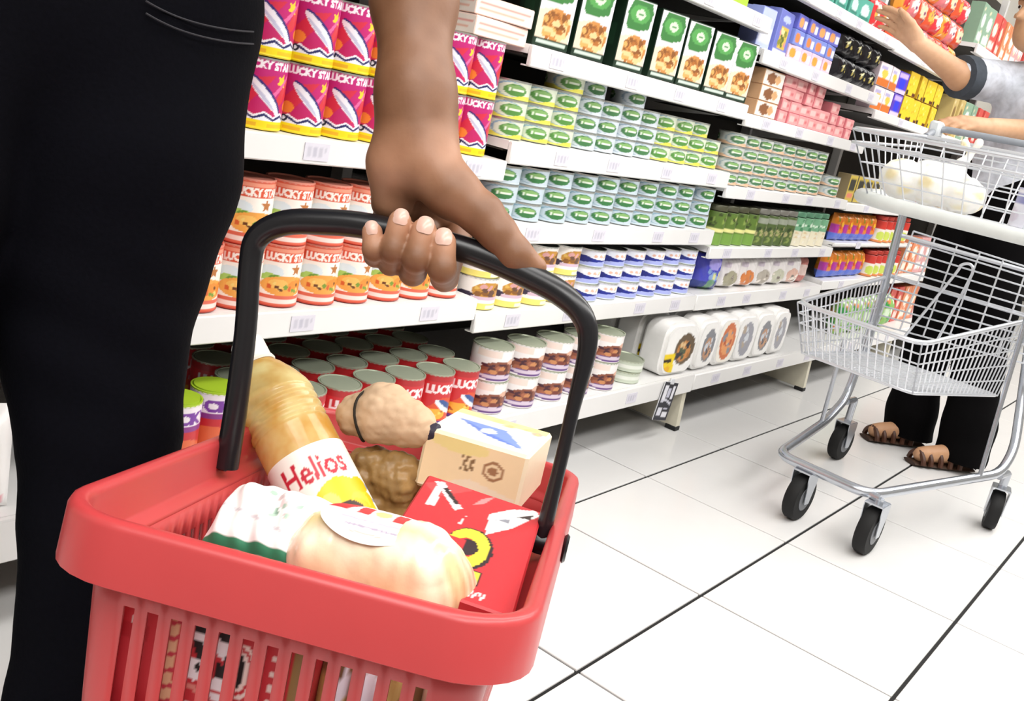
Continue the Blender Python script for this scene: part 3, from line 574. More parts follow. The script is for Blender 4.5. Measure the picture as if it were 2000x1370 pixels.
# ================================================================== bodies: one continuous skin per figure
def cone(a, b, ra, rb, k=0.02, n=None, s=1.0): return ('c', np.asarray(a, float), np.asarray(b, float), ra, rb, k, None if n is None else np.asarray(n, float) / np.linalg.norm(n), s)
def chain(pts, rad, k=0.02, n=None, s=1.0): return [cone(pts[i], pts[i + 1], rad[i], rad[i + 1], k, n, s) for i in range(len(pts) - 1)]
def ellip(c, r, M=None, k=0.01): return ('e', np.asarray(c, float), np.asarray(r, float), np.eye(3) if M is None else np.asarray(M, float), k)
def pbox(p, e):
    if p[0] == 'c': lo = np.minimum(p[1], p[2]) - max(p[3], p[4]); hi = np.maximum(p[1], p[2]) + max(p[3], p[4])
    else: lo = p[1] - p[2].max(); hi = p[1] + p[2].max()
    return lo - e, hi + e
def pdist(p, X, Y, Z):
    if p[0] == 'c':
        a, b, ra, rb, n, s = p[1], p[2], p[3], p[4], p[6], p[7]
        ba = b - a; L = ba @ ba + 1e-12; px, py, pz = X - a[0], Y - a[1], Z - a[2]
        t = np.clip((px * ba[0] + py * ba[1] + pz * ba[2]) / L, 0, 1); px = px - t * ba[0]; py = py - t * ba[1]; pz = pz - t * ba[2]
        q = px * px + py * py + pz * pz
        if n is not None: d = px * n[0] + py * n[1] + pz * n[2]; q = q + d * d * (s * s - 1)
        return np.sqrt(q) - (ra + t * (rb - ra))
    c, r, M = p[1], p[2], p[3]; px, py, pz = X - c[0], Y - c[1], Z - c[2]
    q = [(px * M[0, i] + py * M[1, i] + pz * M[2, i]) / r[i] for i in range(3)]
    g = np.sqrt(q[0] ** 2 + q[1] ** 2 + q[2] ** 2) + 1e-9
    return (g - 1) * r.min() * 0.5 + (g - 1) * 0.5 * r.mean()
def smin(a, b, k):
    if k <= 0: return np.minimum(a, b)
    h = np.clip(0.5 + 0.5 * (b - a) / k, 0, 1); return b * (1 - h) + a * h - k * h * (1 - h)
def field(groups, res, clip=None):
    """groups: list of (prims, join radius); prims blend inside a group by their own radius"""
    allp = [p for g, _ in groups for p in g]
    lo = np.min([pbox(p, 0)[0] for p in allp], 0) - 4 * res; hi = np.max([pbox(p, 0)[1] for p in allp], 0) + 4 * res
    if clip is not None: lo = np.maximum(lo, clip[0]); hi = np.minimum(hi, clip[1])
    ns = np.ceil((hi - lo) / res).astype(int) + 1; D = np.full(ns, 1.0, np.float32)
    for g, kj in groups:
        G = np.full(ns, 1.0, np.float32)
        for p in g:
            e = p[5 if p[0] == 'c' else 4] + 5 * res; a, b = pbox(p, e)
            i0 = np.maximum(np.floor((a - lo) / res).astype(int), 0); i1 = np.minimum(np.ceil((b - lo) / res).astype(int) + 1, ns)
            if (i1 <= i0).any(): continue
            ax = [(lo[k] + np.arange(i0[k], i1[k]) * res).astype(np.float32) for k in range(3)]
            d = pdist(p, ax[0][:, None, None], ax[1][None, :, None], ax[2][None, None, :]).astype(np.float32)
            sl = tuple(slice(i0[k], i1[k]) for k in range(3)); G[sl] = smin(G[sl], d, p[5 if p[0] == 'c' else 4])
        D = smin(D, G, kj)
    return D, lo
def nets(D, lo, res, smooth=2):
    S = D < 0; nx, ny, nz = D.shape
    cnt = np.zeros((nx - 1, ny - 1, nz - 1), np.int8); acc = np.zeros((nx - 1, ny - 1, nz - 1, 3), np.float32); num = np.zeros((nx - 1, ny - 1, nz - 1), np.float32)
    def sl(o, ax=None): return tuple(slice(o[k], D.shape[k] - 1 + o[k]) for k in range(3))
    for ax in range(3):
        others = [k for k in range(3) if k != ax]
        for o1 in (0, 1):
            for o2 in (0, 1):
                o = [0, 0, 0]; o[others[0]] = o1; o[others[1]] = o2; p = list(o); p[ax] = 1
                a, b = D[sl(o)], D[sl(p)]; x = (a < 0) != (b < 0); t = np.where(x, a / (a - b + 1e-20), 0)
                num += x
                for k in range(3):
                    acc[..., k] += np.where(x, (t if k == ax else o[k]), 0)
    act = num > 0; idx = -np.ones(act.shape, np.int64); w = np.argwhere(act); idx[act] = np.arange(len(w))
    V = lo + (w + acc[act] / num[act][:, None]) * res
    Fs = []
    for ax in range(3):
        o = [k for k in range(3) if k != ax]
        a = [slice(1, D.shape[k] - 1) for k in range(3)]; a[ax] = slice(0, D.shape[ax] - 1); b = list(a); b[ax] = slice(1, D.shape[ax])
        ch = S[tuple(a)] != S[tuple(b)]; pos = np.argwhere(ch)
        if len(pos) == 0: continue
        ins = S[tuple(a)][ch]
        base = pos.copy(); base[:, o[0]] += 1; base[:, o[1]] += 1
        def g(d0, d1): q = base.copy(); q[:, o[0]] -= d0; q[:, o[1]] -= d1; return idx[q[:, 0], q[:, 1], q[:, 2]]
        q = np.c_[g(1, 1), g(0, 1), g(0, 0), g(1, 0)]
        flip = ins if ax != 1 else ~ins
        q[~flip] = q[~flip][:, ::-1]; Fs.append(q)
    Q = np.vstack(Fs)
    E = np.vstack([Q[:, [0, 1]], Q[:, [1, 2]], Q[:, [2, 3]], Q[:, [3, 0]]])
    for it in range(smooth * 2):
        A = np.zeros_like(V); n = np.zeros(len(V)); np.add.at(A, E[:, 0], V[E[:, 1]]); np.add.at(n, E[:, 0], 1)
        lam = 0.5 if it % 2 == 0 else -0.52
        V = V + lam * (A / np.maximum(n, 1)[:, None] - V)
    return V, Q
def skinmesh(groups, res, smooth=2, clip=None):
    D, lo = field(groups, res, clip); return nets(D, lo, res, smooth)
def unit(v): v = np.asarray(v, float); return v / np.linalg.norm(v)
def merge(parts):
    V = []; Q = []; n = 0
    for v, q in parts: V.append(v); Q.append(q + n); n += len(v)
    return np.vstack(V), np.vstack(Q)
def hand(wrist, fwd, palm, thumb, size=1.0, curl=0.3, spread=0.1):
    """relaxed hand: fwd along the fingers, palm = palm normal, thumb = side of the thumb"""
    f, p, t = unit(fwd), unit(palm), unit(thumb); S = size; w = np.asarray(wrist, float); P = lambda a, b, c: w + S * (a * f + b * p + c * t)
    body = [cone(P(0, 0, .008), P(.075, 0, .026), .021 * S, .015 * S, .012), cone(P(0, 0, -.006), P(.072, 0, .006), .02 * S, .015 * S, .012), cone(P(0, 0, -.012), P(.068, 0, -.022), .019 * S, .014 * S, .012), cone(P(.01, .006, .016), P(.05, .01, .03), .018 * S, .014 * S, .012)]
    G = [(body, 0.0)]
    for c, l, r in ((.030, .078, .0088), (.010, .086, .009), (-.011, .08, .0085), (-.029, .062, .0075)):
        a = curl; q = P(.082 - abs(c) * .2, 0, c); pts = [q]; d = unit(f + t * c * spread * 10)
        for k, frac in enumerate((.45, .3, .25)):
            a2 = a * (k + .5); dd = d * math.cos(a2) + p * math.sin(a2); pts.append(pts[-1] + dd * l * frac * S)
        G.append((chain([P(.04, 0, c * .6)] + pts, [r * 1.15 * S, r * 1.1 * S, r * S, r * .92 * S, r * .8 * S], .004), .006))
    tp = [P(.015, .004, .026), P(.045, .016, .05), P(.072, .024, .062), P(.093, .026, .066)]
    G.append((chain(tp, [.016 * S, .0125 * S, .0108 * S, .0085 * S], .006), .01)); return G
def headprims(c, f, up, s=1.0):
    f, up = unit(f), unit(up); sd = np.cross(up, f); M = np.c_[sd, f, up]; P = lambda a, b, d: np.asarray(c) + s * (a * sd + b * f + d * up)
    return [ellip(P(0, -.012, .035), np.array([.076, .095, .085]) * s, M, .02), ellip(P(0, .02, -.03), np.array([.062, .075, .082]) * s, M, .03), ellip(P(0, .045, -.085), np.array([.036, .036, .028]) * s, M, .03),
            cone(P(0, .092, .012), P(0, .112, -.024), .008 * s, .0125 * s, .01), ellip(P(0, .085, -.062), np.array([.026, .012, .006]) * s, M, .006), ellip(P(0, .083, -.075), np.array([.023, .012, .006]) * s, M, .006),
            cone(P(-.045, .075, .032), P(.045, .075, .032), .013 * s, .013 * s, .012), ellip(P(.078, -.01, -.01), np.array([.01, .02, .032]) * s, M, .006), ellip(P(-.078, -.01, -.01), np.array([.01, .02, .032]) * s, M, .006)], M, P
def face_parts(root, c, f, up, s, hair, long=False):
    _, M, P = headprims(c, f, up, s)
    for sx in (-1, 1):
        m = MB(); m.tube([P(sx * .031, .0745, .012), P(sx * .031, .0885, .012)], [.011 * s, .006 * s], 12); m.build('eye', mat('eye_white', 'ece6e0', .2), root, 60)
        m = MB(); m.tube([P(sx * .031, .086, .012), P(sx * .031, .0895, .012)], [.0055 * s, .005 * s], 10); m.build('iris', mat('iris_brown', '2c1a10', .15), root, 60)
        m = MB(); m.tube([P(sx * .014, .093, .034), P(sx * .032, .092, .04), P(sx * .05, .08, .034)], [.003 * s, .004 * s, .002 * s], 6); m.build('eyebrow', hair, root, 60)
    pr = [ellip(P(0, -.022, .052), np.array([.083, .096, .082]) * s, M, .02), ellip(P(0, -.06, 0), np.array([.074, .06, .075]) * s, M, .02)]
    if long: pr += [ellip(P(0, -.075, -.06), np.array([.07, .045, .09]) * s, M, .02)]
    V, Q = skinmesh([(pr, 0)], .007); mk('hair', V, Q, hair, root, 180)

# ---------------------------------------------------------------- the shopper who holds the basket
HD = 0.775
h = lambda x, y, dd=0.0: U(x, y, HD + dd)
tips = dict(index=((866, 474, -.030), (863, 525, -.031), (868, 543, .000), (896, 455, .036), .0106),
            middle=((828, 451, -.031), (813, 505, -.032), (806, 532, .000), (842, 432, .042), .0106),
            ring=((781, 433, -.031), (767, 488, -.031), (763, 514, .000), (795, 418, .042), .0096),
            pinky=((727, 454, -.027), (731, 488, -.027), (733, 500, .000), (752, 415, .034), .0086))
wrist = h(815, 258, .004)
elbow = U(806, -320, .905)
shoL = np.array([.640, .885, 1.395]); shoR = np.array([.285, .915, 1.395])
palmG = [cone(wrist, h(776, 320, .004), .0245, .0235, .018), cone(h(776, 320, .004), h(766, 395, .014), .0225, .0172, .010),
         cone(wrist, h(838, 322, -.004), .0245, .0235, .018), cone(h(838, 322, -.004), h(880, 372, -.012), .0235, .0205, .010), cone(h(815, 285, .014), h(800, 405, .050), .020, .016, .010),
         cone(h(830, 300, .016), h(850, 420, .050), .021, .016, .010), cone(h(762, 402, .034), h(890, 445, .046), .014, .014, .010)]
fore = [cone(wrist, h(812, 180, .004), .0262, .0285, .02), cone(h(812, 180, .004), U(809, 0, .80), .0285, .0325, .02), cone(U(809, 0, .80), U(806, -170, .845), .0325, .041, .02),
        cone(U(806, -170, .845), elbow, .041, .040, .02), cone(elbow, elbow * .5 + shoL * .5, .042, .047, .02)]
HG = [(palmG + fore, 0.0), (chain([h(880, 372, -.012), h(942, 420, -.016), h(972, 455, -.018), h(1006, 497, -.017), h(1046, 522, -.014)], [.0200, .0166, .0145, .0132, .0088], .006), .010)]
for nm_, (tp_, dip, pip, mcp, r) in tips.items():
    HG.append((chain([h(*mcp), h(*pip), h(*dip), h(*tp_)], [r * 1.12, r * 1.0, r, r * .93], .004), .0006))
hv, hq = skinmesh(HG, .0018, 2)
fM = np.array([-.08, -.995, 0.0]); pel = np.array([.455, .90, .93])
hipL, kneeL, ankL = U(250, 0, .94), U(195, 760, .905), np.array([.462, .80, .085])
hipR, kneeR, ankR = np.array([.345, .905, .90]), np.array([.315, .87, .50]), np.array([.275, .905, .085])
neckM = np.array([.462, .90, 1.47]); headM = np.array([.46, .88, 1.615])
ax_ = unit(shoL - shoR)
torso = [cone(pel, [.46, .905, 1.10], .135, .12, .05, fM, 1.35), cone([.46, .905, 1.10], [.462, .905, 1.33], .125, .15, .05, fM, 1.45), cone(shoR * .8 + shoL * .2 - [0, 0, .03], shoL * .8 + shoR * .2 - [0, 0, .03], .07, .07, .05, fM, 1.15), cone([.462, .905, 1.40], neckM + [0, 0, .05], .058, .05, .03)]
hp, _, _ = headprims(headM, fM, (0, 0, 1), 1.0)
armR = [shoR, np.array([.20, .93, 1.12]), np.array([.19, .86, .87])]
legs = chain([hipL, kneeL, ankL], [.085, .046, .028], .02) + chain([hipR, kneeR, ankR], [.085, .046, .028], .02) + [cone(ankL, ankL + [.0, -.14, -.045], .035, .03, .02), cone(ankR, ankR + [-.02, -.14, -.045], .035, .03, .02)]
upL = [cone(shoL, elbow * .5 + shoL * .5, .052, .046, .03), cone(elbow * .5 + shoL * .5, elbow, .0445, .037, .02)]
bv, bq = skinmesh([(torso + hp + legs + upL + chain(armR, [.05, .041, .028], .03), 0)], .010, 2)
rv, rq = skinmesh([(chain(armR[1:], [.042, .028], .02), 0)] + hand(armR[2], (0, -.25, -1), (-.2, 1, 0), (0.9, -.2, 0), .95, .35), .0035, 2)
V, Q = merge([(hv, hq), (bv, bq), (rv, rq)])
# skin tone: paler palm and fingertips are part of the skin itself
def skintone(V, base, pale, pts, rad, mott=6):
    d = np.min([np.linalg.norm(V - p, axis=1) / r for p, r in zip(pts, rad)], 0); t = np.clip(1.25 - d, 0, 1)[:, None]
    n = (np.sin(V[:, 0] * 210 + 1) * np.sin(V[:, 1] * 190) * np.sin(V[:, 2] * 170 + 2))[:, None] * mott
    return np.array(hx(base)) * (1 - t) + np.array(hx(pale)) * t + n
pp = [h(785, 330), h(845, 330), h(900, 400), h(985, 470), h(1040, 518)] + [h(*tips[k][0]) for k in tips]
C = skintone(V, '7f573d', 'cf9a7c', pp, [.036, .036, .03, .025, .022] + [.017] * 4)
person = mk('person', V, Q, ink('skin', .5, .12, 130, .06, .05), None, 180, C)
tag(person, 'person in dark jeans at left, bare left hand gripping the basket handle', 'person')
for nm_, (tp_, dip, pip, mcp, r) in tips.items():
    a, b = h(*tp_), h(*dip); fd = unit(a - b); nn = unit(CAM - a); nn = unit(nn * .93 + fd * .38 - fd * (nn @ fd) * .93); sd = unit(np.cross(fd, nn)); fd2 = np.cross(nn, sd)
    c = a + nn * (r * .93 - .0007) + fd2 * .0005; VN = []; nu, nv = 9, 9
    for j in range(nv):
        for i in range(nu):
            x, y = (i / (nu - 1) - .5) * 2, (j / (nv - 1) - .5) * 2; q = (abs(x) ** 3 + abs(y) ** 3) ** (1 / 3) + 1e-9; m_ = max(abs(x), abs(y)); x, y = x * m_ / q, y * m_ / q
            VN.append(c + sd * x * r * .62 + fd2 * y * r * .72 + nn * (.0017 - .0035 * x * x - .0022 * y * y))
    mk('fingernail', VN, [(j * nu + i, j * nu + i + 1, (j + 1) * nu + i + 1, (j + 1) * nu + i) for j in range(nv - 1) for i in range(nu - 1)], mat('nail', 'd9b3a4', .25, 0, .03), person, 180)
JE = mat('dark_denim', '05050b', .9, 0, .35, 260, spec=.08, bump=.25)
Lp = [U(250, -60, .95), U(250, 0, .945), U(222, 330, .925), U(203, 500, .92), U(188, 700, .91), U(197, 850, .90), U(178, 1000, .89), U(124, 1370, .875), np.array([.462, .80, .07])]
Lr = [.123, .124, .114, .094, .077, .068, .057, .046, .052]
Rp = [hipR + [0, 0, .03], hipR, kneeR + [0, 0, .2], kneeR, kneeR - [0, 0, .15], ankR - [0, 0, .02]]; Rr = [.115, .112, .095, .08, .066, .056]
jg = chain(Lp, Lr, .02) + chain(Rp, Rr, .02) + [cone(pel - [0, 0, .06], pel + [0, 0, .08], .15, .145, .05, fM, 1.3)]
V, Q = skinmesh([(jg, 0)], .0085, 2, (np.array([0, 0.6, .03]), np.array([1, 1.2, 1.03])))
wr = .0022 * np.sin(V[:, 2] * 95 + V[:, 0] * 40) * np.clip(np.sin(V[:, 2] * 14 - .4), 0, 1); V = V + wr[:, None] * unit([-.6, -.8, 0])
jeans = mk('jeans', V, Q, JE, person, 180)
def surf(px, py, pad=.0):
    """point on the near jeans surface along a sight line"""
    o = CAM; d = unit(U(px, py, 1) - CAM); t = .5
    for _ in range(200):
        p = o + d * t
        dist = min(float(pdist(q, *[np.float64(x) for x in p])) for q in jg)
        if dist < pad + .0015: break
        t += max(dist - pad, .0012)
    return o + d * t
for off in (0, 24):
    pts = [surf(px, py + off, .0052 + .011 * (495 - px) / 210) for px, py in ((285, 2), (310, 16), (345, 32), (385, 45), (425, 54), (465, 60), (495, 62))]
    m = MB(); m.tube(smoothpath(pts, 4), .0009, 6); m.build('pocket_seam', mat('seam_thread', '2b2a30', .8), jeans)
TE = mat('tee_cotton', '2e3440', .9, 0, .1, 200)
sg = [cone([.458, .903, 1.0], [.46, .905, 1.10], .148, .138, .05, fM, 1.3), cone([.46, .905, 1.10], [.462, .905, 1.33], .14, .162, .05, fM, 1.42), cone(shoR * .8 + shoL * .2 - [0, 0, .03], shoL * .8 + shoR * .2 - [0, 0, .03], .08, .08, .05, fM, 1.15),
      cone(shoL, elbow * .55 + shoL * .45, .066, .062, .03), cone(shoR, armR[1] * .7 + shoR * .3, .064, .058, .03)]
V, Q = skinmesh([(sg, 0)], .010, 2); mk('shirt', V, Q, TE, person, 180)
SHO = mat('shoe_leather', '1c1916', .5)
for an, dx in ((ankL, 0), (ankR, -.02)):
    V, Q = skinmesh([([cone(an + [0, .035, -.035], an + [dx, -.16, -.045], .046, .036, .02)], 0)], .006, 2, (np.array([0, 0, .004]), np.array([2, 2, 2])))
    V[:, 2] = np.maximum(V[:, 2], .004); mk('shoe', V, Q, SHO, person, 180)
face_parts(person, headM, fM, (0, 0, 1), 1.0, mat('hair_black', '15120f', .6, 0, .3, 120))

# ---------------------------------------------------------------- the shopper behind the trolley
fW = unit([-.8, .6, 0]); rt = np.array([.6, .8, 0.])
a1, a2 = np.array([3.405, .705, .085]), np.array([3.335, .525, .085])
k1, k2 = U(1842, 600, 3.22), U(1932, 620, 3.12)
h1, h2 = U(1912, 395, 3.28), U(1985, 415, 3.16)
pe = (h1 + h2) / 2 + [0, 0, .06]
shr, shl = U(2003, 168, 3.16), U(2085, 150, 2.98)
elr = U(1876, 150, 3.04); wrr = U(1792, 84, 3.02); ell_ = U(2062, 262, 3.05); wrl = U(1935, 248, 2.97)
chst = (shr + shl) / 2 - [0, 0, .1]; nk = (shr + shl) / 2 + [0, 0, .05]; hd = nk + np.array([-.06, .05, .13])
tw = [cone(pe, pe * .5 + chst * .5, .13, .115, .05, fW, 1.3), cone(pe * .5 + chst * .5, chst, .115, .125, .05, fW, 1.35), cone(shr * .85 + shl * .15, shl * .85 + shr * .15, .058, .058, .04), cone(nk - [0, 0, .05], hd - [0, 0, .04], .05, .045, .03)]
hw_, _, _ = headprims(hd, unit(fW + [-.1, 0, .0]), (0, 0, 1), .95)
lw = chain([h1, k1, a1], [.08, .055, .038], .03) + chain([h2, k2, a2], [.08, .055, .038], .03)
ft1, ft2 = a1 + fW * .14 - [0, 0, .05], a2 + fW * .15 - [0, 0, .05]
lw += [cone(a1 - [0, 0, .03], ft1, .034, .026, .02), cone(a2 - [0, 0, .03], ft2, .034, .026, .02)]
bv, bq = skinmesh([(tw + hw_ + lw + chain([shr, elr], [.05, .038], .03) + chain([shl, ell_], [.05, .038], .03), 0)], .010, 2)
hr = skinmesh([(chain([shr * .3 + elr * .7, elr, wrr], [.041, .0405, .027], .02), 0)] + hand(wrr, unit(U(1738, 32, 3.05) - wrr), unit(fW * .6 + np.array([0, 0, -.8])), unit([-.45, -.35, .8]), .98, .22), .0035, 2)
hl = skinmesh([(chain([shl * .3 + ell_ * .7, ell_, wrl], [.041, .040, .027], .02), 0)] + hand(wrl, unit(U(1860, 236, 2.95) - wrl), (0, .1, -1), unit([-.3, .8, .2]), .98, .4), .0035, 2)
V, Q = merge([(bv, bq), hr, hl])
C = skintone(V, 'c0926e', 'd8ab88', [wrr, wrl], [.12, .12], 4)
woman = mk('person', V, Q, ink('skin', .5), None, 180, C)
tag(woman, 'person in pale denim shirt and black trousers, one arm reaching up to the shelves', 'person')
BK = mat('black_trousers', '060506', .9, 0, .25, 150, spec=.08)
l1 = [h1 + [0, 0, .05], U(1885, 480, 3.26), U(1842, 600, 3.23), U(1806, 700, 3.26), U(1781, 800, 3.29), U(1769, 862, 3.32)]
l2 = [h2 + [0, 0, .05], U(1955, 480, 3.14), U(1932, 600, 3.12), U(1910, 720, 3.13), U(1893, 830, 3.14), np.array([3.34, .525, .05])]
V, Q = skinmesh([(chain(l1, [.115, .10, .082, .072, .077, .083], .03), 0), (chain(l2, [.115, .10, .084, .074, .078, .082], .03), .01), ([cone(pe - [0, 0, .05], pe + [0, 0, .06], .14, .132, .05, fW, 1.25)], .05)], .010, 2, (np.array([2, 0, .028]), np.array([5, 2, pe[2] + .08])))
mk('trousers', V, Q, BK, woman, 180)
DN = mat('pale_denim', 'c6cad4', .85, 0, .45, 38, bump=.35)
sw = [cone(pe - [0, 0, .02], pe * .5 + chst * .5, .158, .135, .05, fW, 1.25), cone(pe * .5 + chst * .5, chst, .135, .143, .05, fW, 1.3), cone(shr * .85 + shl * .15, shl * .85 + shr * .15, .07, .07, .04), cone(shr, shr * .12 + elr * .88, .072, .062, .03), cone(shl, shl * .35 + ell_ * .65, .068, .06, .03)]
V, Q = skinmesh([(sw, 0)], .010, 2, (np.array([2, -1, pe[2] - .10]), np.array([6, 3, 3])))
V = V + (.005 * np.sin(V[:, 0] * 40 + V[:, 2] * 55) * np.sin(V[:, 1] * 33 + 1))[:, None] * unit([-.7, -.6, .2])
shirt = mk('shirt', V, Q, DN, woman, 180)
c0 = shr * .14 + elr * .86; cdn = unit(elr - shr); m = MB(); c0 = c0 + cdn * .034; m.tube([c0 - cdn * .035, c0 - cdn * .03, c0 + cdn * .012, c0 + cdn * .015], [.064, .068, .066, .05], 20, True); m.build('sleeve_cuff', mat('denim_cuff', '3c434c', .85, 0, .3, 60), shirt)
for an, ft in ((a1, ft1), (a2, ft2)):
    sd = unit(np.cross(ft - an, [0, 0, 1])); f0 = an * [1, 1, 0] - fW * .05; f1 = ft * [1, 1, 0] + fW * .035
    m = MB(); m.tube([f0 + [0, 0, .008], f0 * .6 + f1 * .4 + [0, 0, .008], f1 + [0, 0, .008]], [.03, .038, .03], 14, True, ((0, 0, 1), .22)); so = m.build('sandal', mat('sandal_sole', '3a2416', .6), woman)
    for q in (.30, .46, .62, .78, .9):
        c = f0 * (1 - q) + f1 * q; hgt = .075 - .04 * q
        m = MB(); m.tube(smoothpath([c - sd * .036 + [0, 0, .01], c - sd * .028 + [0, 0, hgt * .75], c + [0, 0, hgt + .008], c + sd * .028 + [0, 0, hgt * .75], c + sd * .036 + [0, 0, .01]], 4), .0085, 7); m.build('strap', mat('sandal_strap', '4a2816', .5), so)
face_parts(woman, hd, unit(fW + [-.1, 0, 0]), (0, 0, 1), .95, mat('hair_brown', '3a2416', .6, 0, .3, 120), True)
# ================================================================== the hand basket
RB = np.array([[0.486, 0.863, 0.136], [-0.874, 0.477, 0.094], [0.016, -0.165, 0.986]])
u_, _, vt_ = np.linalg.svd(RB); RB = u_ @ vt_
BC = np.array([.549, .4805, .553])
MBK = Matrix([[*map(float, RB[i]), float(BC[i])] for i in range(3)] + [[0, 0, 0, 1]])
def Bk(x, y, z): return BC + RB @ np.array([x, y, z])
RED = mat('basket_red', 'be4143', .33, 0, .03, 30, sss=.06); BLKP = mat('handle_black', '17171b', .28, 0, .08, 50)
bask = empty('shopping_basket'); bask.matrix_world = MBK
tag(bask, 'red plastic shopping basket with black handle, full of groceries', 'basket')
WX, WY, R0 = .15, .238, .05
def cols(nx, ny, arc=7):
    """perimeter columns: straight runs (slot or bar) and corner arcs, as functions of the inset"""
    out = []   # (kind, f(o)->(x,y))
    sx, sy = WX - R0, WY - R0
    def edge(ax, n, fixed):
        L = (sx if ax == 0 else sy) * 2; br = []; x = 0.0; pit = L / n
        for k in range(n): br += [(k * pit, 0), (k * pit + pit * .27, 1), (k * pit + pit * .76, 0)]
        br.append((L, 0)); return br
    for side in range(4):
        n = nx if side % 2 == 0 else ny; br = edge(side % 2, n, 0)
        for s, kd in br[:-1] + [br[-1]]:
            if side == 0: f = lambda o, s=s: (-sx + s, -WY + o)
            elif side == 1: f = lambda o, s=s: (WX - o, -sy + s)
            elif side == 2: f = lambda o, s=s: (sx - s, WY - o)
            else: f = lambda o, s=s: (-WX + o, sy - s)
            out.append((kd, f))
        cx, cy, a0 = [(sx, -sy, -90), (sx, sy, 0), (-sx, sy, 90), (-sx, -sy, 180)][side]
        for k in range(1, arc):
            an = math.radians(a0 + 90 * k / arc); out.append((0, lambda o, cx=cx, cy=cy, an=an: (cx + (R0 - o) * math.cos(an), cy + (R0 - o) * math.sin(an))))
    return out
CO = cols(13, 25); NC = len(CO)
def shell(prof, slots=(), close=False):
    V = [(*CO[k][1](o), z) for o, z in prof for k in range(NC)]; Fc = []
    for i in range(len(prof) - 1):
        for k in range(NC):
            if i in slots and CO[k][0] == 1: continue
            Fc.append((i * NC + k, i * NC + (k + 1) % NC, (i + 1) * NC + (k + 1) % NC, (i + 1) * NC + k))
    if close: Fc.append(tuple((len(prof) - 1) * NC + k for k in range(NC)))
    return V, Fc
def solid(o, t):
    md = o.modifiers.new('thickness', 'SOLIDIFY'); md.thickness = t; md.offset = 0; return o
V, Fc = shell([(.0005, -.0375), (-.0015, -.0365), (0, -.004), (.0012, -.001), (.0035, .0002), (.0075, .0002), (.0095, -.001), (.0105, -.004), (.012, -.028), (.014, -.031), (.021, -.034), (.0225, -.037)])
solid(mk('rim', V, Fc, RED, bask, 55), .0022)
V, Fc = shell([(.0222, -.036), (.0235, -.056), (.0285, -.122), (.0295, -.134), (.0345, -.196), (.036, -.212), (.041, -.217)], (1, 3), True)
solid(mk('basket_body', V, Fc, RED, bask, 55), .0028)
hp_ = [(-.1325, -.021), (-.134, .024), (-.139, .093), (-.146, .146), (-.144, .170), (-.124, .186), (-.09, .194), (-.056, .198), (-.001, .198), (.041, .195), (.081, .187), (.107, .179), (.126, .166), (.1345, .144), (.1345, .094), (.1345, .04), (.1335, -.024)]
hr_ = [.0100, .0095, .0088, .0090, .0098, .0104, .0106, .0106, .0106, .0106, .0104, .0100, .0090, .0076, .0056, .0054, .0070]
P = smoothpath([(x, 0, z) for x, z in hp_], 5); t = np.linspace(0, len(hr_) - 1, len(P)); rr = np.interp(t, range(len(hr_)), hr_)
m = MB(); m.tube(P, list(rr), 16, True); hnd = m.build('handle', BLKP, bask, 50)
for sx in (-1, 1):
    m = MB(); m.tube([(sx * (.132 if sx < 0 else .126), 0, -.016), (sx * .15, 0, -.016), (sx * .1535, 0, -.016), (sx * .1555, 0, -.016)], [.0085, .0085, .012, .010], 16); m.build('pivot_cap', BLKP, bask, 40)
# ---- groceries in the basket (each a thing of its own)
def orient(o, c, x, z=None, y=None):
    """place o with its local x along x and local z near z"""
    x = unit(x)
    if z is not None: y = unit(np.cross(unit(z), x)); z = np.cross(x, y)
    M = Matrix([[float(x[i]), float(y[i]), float(z[i]), float(c[i])] for i in range(3)] + [[0, 0, 0, 1]]); o.matrix_world = M; return o
def axisz(o, c, zdir, facing):
    """local z along zdir, local -y towards facing"""
    z = unit(zdir); f = np.asarray(facing, float) - z * (np.asarray(facing) @ z); y = -unit(f); x = np.cross(y, z)
    o.matrix_world = Matrix([[float(x[i]), float(y[i]), float(z[i]), float(c[i])] for i in range(3)] + [[0, 0, 0, 1]]); return o
def lathe(name, prof, m, parent=None, seg=48, art=None, th0=-90, ridges=None):
    V = []; 
    for r, z in prof:
        for k in range(seg): a = 2 * math.pi * k / seg; V.append((r * math.cos(a), r * math.sin(a), z))
    n = len(prof); Fc = [(i * seg + k, i * seg + (k + 1) % seg, (i + 1) * seg + (k + 1) % seg, (i + 1) * seg + k) for i in range(n - 1) for k in range(seg)] + [tuple(range(seg))[::-1], tuple((n - 1) * seg + k for k in range(seg))]
    return mk(name, V, Fc, m, parent, 40)
# sunflower oil bottle
OIL = bpy.data.materials.new('golden_oil'); OIL.use_nodes = True; b_ = OIL.node_tree.nodes['Principled BSDF']
b_.inputs['Base Color'].default_value = (*s2l(hx('edc356')), 1); b_.inputs['Roughness'].default_value = .12; b_.inputs['Transmission Weight'].default_value = .35; b_.inputs['IOR'].default_value = 1.3
tcn = OIL.node_tree.nodes.new('ShaderNodeTexCoord'); nzn = OIL.node_tree.nodes.new('ShaderNodeTexNoise'); nzn.inputs['Scale'].default_value = 28; nzn.inputs['Detail'].default_value = 3
rmp = OIL.node_tree.nodes.new('ShaderNodeValToRGB'); rmp.color_ramp.elements[0].color = (*s2l(hx('dfa546')), 1); rmp.color_ramp.elements[1].color = (*s2l(hx('fbe9a4')), 1); rmp.color_ramp.elements[0].position = .35; rmp.color_ramp.elements[1].position = .65
OIL.node_tree.links.new(tcn.outputs['Object'], nzn.inputs['Vector']); OIL.node_tree.links.new(nzn.outputs['Fac'], rmp.inputs[0]); OIL.node_tree.links.new(rmp.outputs[0], b_.inputs['Base Color'])
RR = .0355
